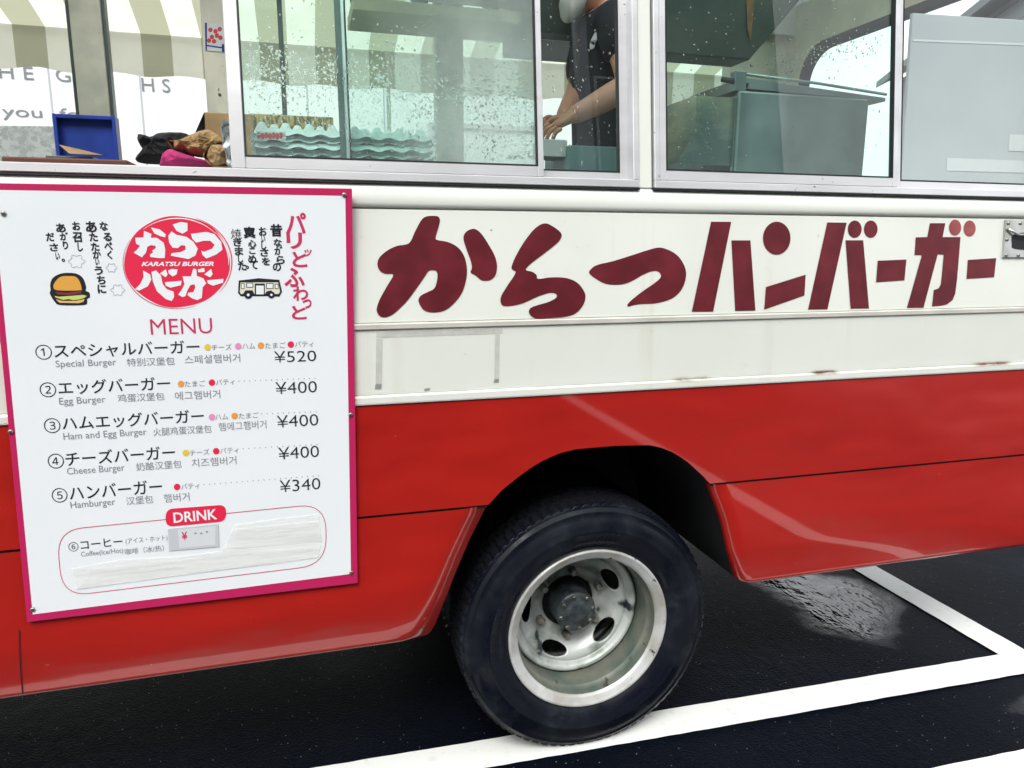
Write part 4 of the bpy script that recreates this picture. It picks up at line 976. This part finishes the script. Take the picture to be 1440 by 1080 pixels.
rod('lid_rail', [(a.x-.02,y_+.03,zt+.055),((a.x+b.x)/2,y_+.03,zt+.043),(b.x,y_+.03,zt+.024)], .0045, 'steel', gr)
h0 = at(1015, 115, y_+.03); rod('handle', [(h0.x,y_+.03,zt+.035),(h0.x+.05,y_+.03,zt+.030),(h0.x+.09,y_+.03,zt+.022)], [.008,.009,.007], 'rubber', gr)
boxes('hinge', [(a.x-.03, a.x+.01, y_+.02, y_+.05, zt+.002, zt+.06)], 'steel', gr)
# pale board standing inside the last pane
y_ = .155
bl = thing('pale_panel', 'pale grey board standing inside the rearmost pane', 'board')
A = [at(x, q, y_) for x, q in ((1284,18),(1470,30),(1470,260),(1268,253))]
mesh('panel_sheet', [tuple(p) for p in A]+[(p.x, p.y+.012, p.z) for p in A], [(0,1,2,3),(4,7,6,5),(0,4,5,1),(1,5,6,2),(2,6,7,3),(3,7,4,0)], 'grey_panel', bl, bev=.002)
for q in ([(1332,222),(1440,226),(1440,243),(1331,240)], [(1420,189),(1470,190),(1470,214),(1418,212)]):
    mesh('taped_sheet', [tuple(at(x, yy, y_-.0015)) for x, yy in q], [(0,1,2,3)], 'white', bl)
mesh('panel_fold', [tuple(at(x, yy, y_-.001)) for x, yy in ((1284,55),(1470,62),(1470,65),(1284,58))], [(0,1,2,3)], 'white', bl)
# the lace film low on the far left pane
m = M['lace'] = mat('lace_film', (.55,.58,.56), .6, Alpha=.75)
setc(m, mixc(m, ramp(m, tex(m, 55, 4), .42, .58), (.75,.77,.75), (.30,.33,.31)))
o = mesh('lace_film', [tuple(at(x, q, W-.10)) for x, q in ((-60,176),(103,178),(103,240),(-60,240))], [(0,1,2,3)], 'lace'); tagit(o, 'patterned lace film low on the far window, left of the post', 'window film')

# ------------------------------------------------------------------ droplets on the panes (uncountable)
def droplets(n, box_px, yoff, seed, parent, rmin=.0008, rmax=.0030, dens=None):
    rnd = random.Random(seed); vs = []; fs = []
    base = []
    for k in range(6): base.append((math.cos(math.pi/3*k), 0, math.sin(math.pi/3*k)))
    for k in range(6): base.append((.62*math.cos(math.pi/3*k+.3), -.55, .62*math.sin(math.pi/3*k+.3)))
    base.append((0, -.72, 0))
    x0, y0, x1, y1 = box_px; cnt = 0
    while cnt < n:
        px = rnd.uniform(x0, x1); py = rnd.uniform(y0, y1)
        if dens and rnd.random() > dens(px, py): continue
        p = side(px, py, yoff); r = rmin+(rmax-rmin)*rnd.random()**3; o = len(vs); el = rnd.uniform(.8, 1.5)
        for b in base: vs.append((p.x+b[0]*r, p.y+b[1]*r*.8, p.z+b[2]*r*el))
        for k in range(6):
            j = (k+1)%6; fs += [(o+k, o+j, o+6+j, o+6+k), (o+6+k, o+6+j, o+12)]
        cnt += 1
    ob = mesh('water_droplets', vs, fs, 'drop', parent, smooth=True, recalc=True); ob['kind'] = 'stuff'; return ob
def dA(x, y):
    band = math.exp(-((y-(98+.07*(x-340)))/30)**2)*(1 if x < 620 else .6)
    return min(1, .04+band*.9+(.35 if y > 120 and x > 480 else .12 if y > 120 else 0))
yA = gA[4]-.001; yC = gC[4]-.001
droplets(4200, (346,0,752,224), yA, 1, sA, dens=dA)
droplets(110, (768,5,866,232), gB[4]-.001, 2, sB, rmax=.003)
droplets(420, (505,575,1440,800), -.0005, 9, bus, .0005, .0017, dens=lambda x, y: 0 if (y > 612 and 600 < x < 1060) or y > 700+(1440-x)*.12 and x > 1060 or (x < 640 and y > 880) else .8).name = 'rain_beads'
droplets(200, (505,300,1400,545), -.0005, 10, bus, .0005, .0015).name = 'rain_beads'
def dC(x, y):
    arc = abs(y-(95-.22*(x-1080))) < 14 and x > 1070
    return .9 if arc else (.35 if x < 1010 and y > 120 else .06)
droplets(900, (942,0,1240,240), yC, 3, sC, dens=dC)

# ------------------------------------------------------------------ the cook
def skin_mesh(name, joints, edges, m, parent, levels=2):
    me = bpy.data.meshes.new(name); me.from_pydata([j[:3] for j in joints], edges, [])
    o = bpy.data.objects.new(name, me); COL.objects.link(o)
    sk = o.modifiers.new('s', 'SKIN'); sk.use_smooth_shade = True
    for i, j in enumerate(joints):
        v = me.skin_vertices[0].data[i]; v.radius = (j[3], j[4] if len(j) > 4 else j[3]); v.use_root = (i == 0)
    sb = o.modifiers.new('d', 'SUBSURF'); sb.levels = levels; sb.render_levels = levels
    dg = bpy.context.evaluated_depsgraph_get(); me2 = bpy.data.meshes.new_from_object(o.evaluated_get(dg))
    bpy.data.objects.remove(o); return link(name, me2, m, parent, True)
cook = thing('person', 'cook in a black T-shirt and white face mask, forearm reaching to the left', 'person')
def Q(px, py, y): p = at(px, py, y); return (p.x, p.y, p.z)
HIPX = Q(862, 200, 1.24)
sh_n = Q(862, 26, 1.12); sh_f = Q(832, 42, 1.42)
chest = Q(852, 70, 1.28); neck = Q(842, 8, 1.26); head0 = Q(826, -8, 1.24); head1 = Q(816, -52, 1.24)
elb_n = Q(886, 118, 1.02); wr_n = Q(800, 166, .93); elb_f = Q(812, 128, 1.34); wr_f = Q(790, 168, 1.12)
pel = (HIPX[0]+.02, 1.26, 1.74)
fl = .842
J = [(*pel, .14, .11), (chest[0]+.02, chest[1], chest[2]-.10, .145, .11), (chest[0], chest[1], chest[2]+.05, .15, .115), (*neck, .058), (*head0, .075), (*head1, .085, .09), (head1[0]+.01, head1[1], head1[2]+.06, .07),
     (*sh_n, .058), (*elb_n, .052), ((elb_n[0]+wr_n[0])/2+.01, (elb_n[1]+wr_n[1])/2, (elb_n[2]+wr_n[2])/2, .047), (*wr_n, .031),
     (*sh_f, .058), (*elb_f, .048), (*wr_f, .030),
     (pel[0]-.01, 1.18, pel[2]-.12, .085), (pel[0]-.03, 1.17, 1.30, .06), (pel[0]+.02, 1.17, 1.02, .042), (pel[0]-.10, 1.17, .977, .035),
     (pel[0]-.01, 1.34, pel[2]-.12, .085), (pel[0]-.03, 1.35, 1.30, .06), (pel[0]+.02, 1.35, 1.02, .042), (pel[0]-.10, 1.35, .977, .035)]
Ee = [(0,1),(1,2),(2,3),(3,4),(4,5),(5,6),(2,7),(7,8),(8,9),(9,10),(2,11),(11,12),(12,13),(0,14),(14,15),(15,16),(16,17),(0,18),(18,19),(19,20),(20,21)]
skin_mesh('body', J, Ee, 'skin', cook)
def hand(wr, d, up, s=1.0):
    """palm, four bent fingers of unequal length and a thumb, grown from the wrist"""
    w_ = Vector(wr); d = Vector(d).normalized(); up = Vector(up); up = (up-d*up.dot(d)).normalized(); sd_ = d.cross(up).normalized()
    skin_mesh('palm', [(*(w_-d*.03), .031, .028), (*(w_+d*.035*s), .034, .018), (*(w_+d*.075*s), .038, .016)], [(0,1),(1,2)], 'skin', cook, 2)
    for k, ln in enumerate((.068,.078,.073,.056)):
        b = w_+d*.065*s+sd_*(.030-.020*k); mid = b+d*ln*.5; e1 = mid+(d*.75-up*.65)*ln*.33; e2 = e1+(d*.35-up*.9)*ln*.28
        skin_mesh('finger', [(*b, .0095), (*mid, .0088), (*e1, .0080), (*e2, .0068)], [(0,1),(1,2),(2,3)], 'skin', cook, 2)
    b = w_+d*.02+sd_*.022; e1 = b+(d*.6+sd_*.7)*.035; e2 = e1+(d*.9+sd_*.1-up*.3)*.034
    skin_mesh('thumb', [(*b, .013), (*e1, .0105), (*e2, .0085)], [(0,1),(1,2)], 'skin', cook, 2)
dv = Vector(wr_n)-Vector(J[9][:3])
hand(wr_n, dv+Vector((0, 0, -.01)), (0, -.4, .9)); hand(wr_f, Vector((-1, -.3, -.15)), (0, .3, .9))
# T-shirt: torso plus sleeves, a little fuller than the body
def lerp(a, b, t): return tuple(a[i]+(b[i]-a[i])*t for i in range(3))
SJ = [(pel[0], pel[1], pel[2]-.16, .200, .19), (pel[0], pel[1], pel[2]+.06, .190, .165), (chest[0]+.02, chest[1], chest[2]-.08, .185, .155), (chest[0]-.005, chest[1], chest[2]+.06, .180, .145), (*lerp(chest, neck, .62), .092),
      (*sh_n, .082), (*lerp(sh_n, elb_n, .66), .078), (*sh_f, .080), (*lerp(sh_f, elb_f, .95), .074)]
skin_mesh('t_shirt', SJ, [(0,1),(1,2),(2,3),(3,4),(3,5),(5,6),(3,7),(7,8)], 'shirt', cook)
skin_mesh('trousers', [(pel[0], pel[1], pel[2]-.02, .15,.12), (pel[0]-.01,1.18,pel[2]-.14,.095), (pel[0]-.03,1.17,1.30,.075), (pel[0]+.02,1.17,1.03,.06), (pel[0]-.01,1.34,pel[2]-.14,.095), (pel[0]-.03,1.35,1.30,.075), (pel[0]+.02,1.35,1.03,.06)], [(0,1),(1,2),(2,3),(0,4),(4,5),(5,6)], 'trouser', cook)
# mask, hair, shirt badge, ears and eyes
hc = Vector(head0)*.5+Vector(head1)*.5
bm = bmesh.new(); bmesh.ops.create_uvsphere(bm, u_segments=28, v_segments=18, radius=1)
for v in bm.verts:
    pl = 1+.045*math.sin(v.co.z*13+v.co.x); v.co = Vector((v.co.x*.044*pl*(1.12+.22*v.co.z), v.co.y*.060, v.co.z*.078))
me = bpy.data.meshes.new('face_mask'); bm.to_mesh(me); bm.free(); o = link('face_mask', me, 'maskc', cook, True)
mp_ = Vector(Q(805, 3, 1.215)); o.location = mp_; o.rotation_euler = (0, math.radians(18), 0)
rod('mask_loop', [mp_+Vector((.03,-.062,.02)), mp_+Vector((.08,-.085,.045)), Vector(head0)+Vector((.065,-.075,.05))], .002, 'maskc', cook, 6)
bm = bmesh.new(); bmesh.ops.create_uvsphere(bm, u_segments=24, v_segments=16, radius=1)
for v in bm.verts: v.co = Vector((v.co.x*.112, v.co.y*.098, v.co.z*.10))*(1+.03*noise.noise(v.co*9))
me = bpy.data.meshes.new('hair'); bm.to_mesh(me); bm.free(); o = link('hair', me, 'hair', cook, True); o.location = Vector(head1)+Vector((.03, 0, .055))
for s in (-1, 1):
    bm = bmesh.new(); bmesh.ops.create_uvsphere(bm, u_segments=12, v_segments=8, radius=.011); me = bpy.data.meshes.new('eye'); bm.to_mesh(me); bm.free()
    o = link('eye', me, 'white', cook, True); o.location = Vector(head1)+Vector((-.075, s*.034, -.005))
    bm = bmesh.new(); bmesh.ops.create_uvsphere(bm, u_segments=12, v_segments=10, radius=1)
    for v in bm.verts: v.co = Vector((v.co.x*.018, v.co.y*.008, v.co.z*.03))
    me = bpy.data.meshes.new('ear'); bm.to_mesh(me); bm.free(); o = link('ear', me, 'skin', cook, True); o.location = Vector(head1)+Vector((.015, s*.088, -.02))
bp2 = Vector(Q(836, 56, 1.12))
bd = smoothpts([(-.012,-.045),(.010,-.04),(.016,.0),(.010,.045),(-.004,.025),(-.016,-.01)], 4)
SHIRT_BADGE = [(bp2.x+a_, bp2.y, bp2.z+b_) for a_, b_ in bd]
me_ = [c for c in cook.children if c.name.startswith('t_shirt')][0]
from mathutils.bvhtree import BVHTree
bv = BVHTree.FromPolygons([v.co.copy() for v in me_.data.vertices], [tuple(p.vertices) for p in me_.data.polygons])
sb_ = []
bd = [(a_*.62, b_*.62) for a_, b_ in bd]
for a_, b_ in bd:
    hit = bv.ray_cast(Vector((bp2.x+a_, .3, bp2.z+b_)), Vector((0, 1, 0)))
    sb_.append((bp2.x+a_, (hit[0].y if hit[0] else bp2.y)-.003, bp2.z+b_))
ys_ = sorted(q[1] for q in sb_); sb_ = [(q[0], min(max(q[1], ys_[len(ys_)//3]-.01), ys_[len(ys_)//3]+.012), q[2]) for q in sb_]
multi_poly('shirt_print', [sb_], 'white', cook)

# ------------------------------------------------------------------ AWNING on the far side
m = M['stripe'] = bpy.data.materials.new('striped_canvas'); m.use_nodes = True
x_, y__, z_ = obj_xyz(m); st = mth(m, 'GREATER_THAN', mth(m, 'FRACT', mth(m, 'MULTIPLY', mth(m, 'ADD', x_, 12.0-at(157, 80, W+1.15).x), 1/.30)), .5)
colr = mixc(m, st, (.90,.88,.76), (.46,.45,.32)); colr = mixc(m, ramp(m, tex(m, 5, 4), .4, .7, 0, .2), colr, (.5,.5,.38))
L(m, colr, bsdf(m).inputs['Base Color']); bsdf(m).inputs['Roughness'].default_value = .9
tl = N(m, 'ShaderNodeBsdfTranslucent'); L(m, colr, tl.inputs[0]); mx = N(m, 'ShaderNodeMixShader'); mx.inputs[0].default_value = .68
L(m, bsdf(m).outputs[0], mx.inputs[1]); L(m, tl.outputs[0], mx.inputs[2]); L(m, mx.outputs[0], m.node_tree.nodes['Material Output'].inputs[0])
aw = thing('striped_awning', 'cream and olive striped canvas awning on the far side of the bus', 'awning')
def zat(px, py, y): return at(px, py, y).z
AY = W+1.15; zf = zat(200, 47, AY); ze = zat(200, 106, AY)
NXA = 120; vs = []; fs = []
x0, x1 = -3.0, 3.0
for i in range(NXA+1):
    x = x0+(x1-x0)*i/NXA
    for j in range(9): t_ = j/8; vs.append((x, W+.06+(AY-W-.06)*t_, zf+.34*(1-t_)+.02*math.sin(math.pi*t_)*math.sin(x*6)))
for i in range(NXA):
    for j in range(8): a = i*9+j; fs.append((a, a+1, a+10, a+9))
mesh('canopy', vs, fs, 'stripe', aw, smooth=True)
vs = []; fs = []
for i in range(NXA+1):
    x = x0+(x1-x0)*i/NXA; w_ = .012*math.sin(x*11)+.006*math.sin(x*31)
    for j in range(5): t_ = j/4; vs.append((x, AY+w_*t_, zf-(zf-ze+.009*math.cos(x*17.4))*t_))
for i in range(NXA):
    for j in range(4): a = i*5+j; fs.append((a, a+1, a+6, a+5))
mesh('valance', vs, fs, 'stripe', aw, smooth=True)
rod('front_bar', [(x0, AY+.022, zf-.012), (x1, AY+.022, zf-.012)], .008, 'alu', aw)
for i, xx in enumerate((x0+.05, .55*1.0, x1-.05)): rod('awning_pole', [(xx, AY-.02, 0.0), (xx, AY-.02, zf-.01)], .013, 'alu', aw)

# ------------------------------------------------------------------ BEYOND
m = M['wallw'] = mat('white_cladding', (.88,.90,.90), .6)
sp = thing('shop_building', 'white clad shop wall with grey lettering beyond the far windows', 'building')
WYb = 6.3
boxes('wall', [(-7, 3.55, WYb, WYb+4, 0, 4.6)], 'wallw', sp, bev=.02)
for i in range(14): boxes('cladding_joint', [(-6.6+.75*i, -6.585+.75*i, WYb-.004, WYb-.001, 0, 4.6)], 'puff', sp, bev=0)
boxes('parapet', [(-7.1, 3.65, WYb-.08, WYb+4.1, 4.605, 4.8)], 'puff', sp)
def wall_text(body, x0p, x1p, yb, hpx, nm):
    P0 = at(x0p, yb, WYb-.006); P1 = at(x1p, yb+ (x1p-x0p)*.06, WYb-.006); P1.z = P0.z
    fit_text(nm, body, P0, P1, Vector((0, 0, at(x0p, yb-hpx, WYb-.006).z-P0.z)), 'ink_grey', sp, .0)
wall_text('T H E   G', -34, 100, 108, 19, 'wall_lettering'); wall_text('H S', 200, 240, 128, 19, 'wall_lettering'); wall_text('you  for', 4, 130, 168, 20, 'wall_lettering')
# window and low planter on the shop so the wall is not bare
boxes('shop_window_frame', [(1.35,1.40,WYb-.03,WYb-.001,1.0,2.6),(2.55,2.60,WYb-.03,WYb-.001,1.0,2.6),(1.401,2.549,WYb-.03,WYb-.001,2.55,2.6),(1.401,2.549,WYb-.03,WYb-.001,1.0,1.05)], 'alu', sp)
# steel lattice frame seen past the shop
lt = thing('lattice_frame', 'pale steel lattice frame standing past the end of the shop', 'steel frame')
M['pale_steel'] = mat('pale_galvanised', (.50,.54,.55), .5, .3)
lx = at(985, 120, 11).x
for dx in (-.9, 0, .55): rod('upright', [(lx+dx, 11, 0), (lx+dx, 11, 4.4)], .045, 'pale_steel', lt, 6)
for z in (1.9, 2.7, 3.5, 4.3): rod('rail', [(lx-.9, 11, z), (lx+.55, 11, z)], .03, 'pale_steel', lt, 6)
for z in (1.9, 2.7): rod('brace', [(lx-.9, 11, z), (lx, 11, z+.8)], .022, 'pale_steel', lt, 6)
# far house seen through the rear window
def house(x, y, sx, sy, h, rh, rot, wm, label, nm='gable_house'):
    e = thing(nm, label, 'house'); e.location = (x, y, 0); e.rotation_euler = (0, 0, rot)
    boxes('wall', [(-sx/2, sx/2, -sy/2, sy/2, 0, h)], wm, e, bev=.01)
    for i in range(int(h/.3)): boxes('siding_joint', [(-sx/2-.006, sx/2+.006, -sy/2-.006, sy/2+.006, .3*i+.29, .3*i+.30)], 'roofm', e, bev=0)
    ov = .45
    vs = [(-sx/2-ov,-sy/2-ov,h-.12),(sx/2+ov,-sy/2-ov,h-.12),(sx/2+ov,0,h+rh),(-sx/2-ov,0,h+rh),(-sx/2-ov,sy/2+ov,h-.12),(sx/2+ov,sy/2+ov,h-.12)]
    vs += [(a, b, c+.14) for a, b, c in vs]
    mesh('roof', vs, [(0,1,2,3),(3,2,5,4),(6,7,8,9),(9,8,11,10),(0,1,7,6),(4,5,11,10),(0,3,9,6),(3,4,10,9),(1,2,8,7),(2,5,11,8)], 'roofm', e)
    mesh('gable', [(-sx/2,-sy/2,h-.02),(-sx/2,sy/2,h-.02),(-sx/2,0,h+rh-.08)], [(0,1,2)], wm, e); mesh('gable', [(sx/2,-sy/2,h-.02),(sx/2,sy/2,h-.02),(sx/2,0,h+rh-.08)], [(0,1,2)], wm, e)
    for i in range(3):
        wx = -sx/2+sx*(i+.5)/3
        f_ = boxes('window', [(wx-.5,wx+.5,-sy/2-.05,-sy/2-.008,h*.45,h*.75)], 'alu', e); boxes('pane', [(wx-.45,wx+.45,-sy/2-.06,-sy/2-.051,h*.45+.05,h*.75-.05)], 'hood', f_, bev=0)
    return e
M['darkwall'] = vary(mat('dark_siding', (.08,.08,.08), .8), (.07,.07,.07), (.11,.105,.10), 2)
M['roofm'] = mat('grey_tile_roof', (.13,.14,.15), .6); M['housew'] = vary(mat('grey_siding', (.38,.40,.42), .7), (.36,.38,.40), (.42,.44,.46), 2)
p = atx(1262, 110, 9.5)
house(14.6, 8.6, 8, 6, 5.2, 1.7, math.radians(62), 'housew', 'grey sided house with a gable roof seen through the rear window')
house(-1.1, -15.5, 21.8, 8, 9.6, 2.6, math.radians(180), 'darkwall', 'long dark walled three storey building added behind the viewer to be mirrored in the bus windows', 'added_dark_building')  # unseen building, added so the panes mirror something dark
# unseen utility pole and wires added behind the viewer for the panes to mirror
up_ = thing('added_utility_pole', 'grey concrete utility pole with a crossarm, added behind the viewer for window reflections', 'utility pole')
rod('pole', [(4.2,-8.5,0),(4.2,-8.5,8)], [.16,.10], 'puff', up_, 14); boxes('crossarm', [(3.4,5.0,-8.55,-8.45,7.2,7.32)], 'puff', up_)
for k in range(3):
    z0 = 7.34; xx = 3.6+.6*k
    wire = rod('wire', [(xx+t_*16-8, -8.5-t_*.5, z0-.0+1.2*((2*t_-1)**2)-.0) for t_ in [i/16 for i in range(17)]], .012, 'rubber', up_, 5)
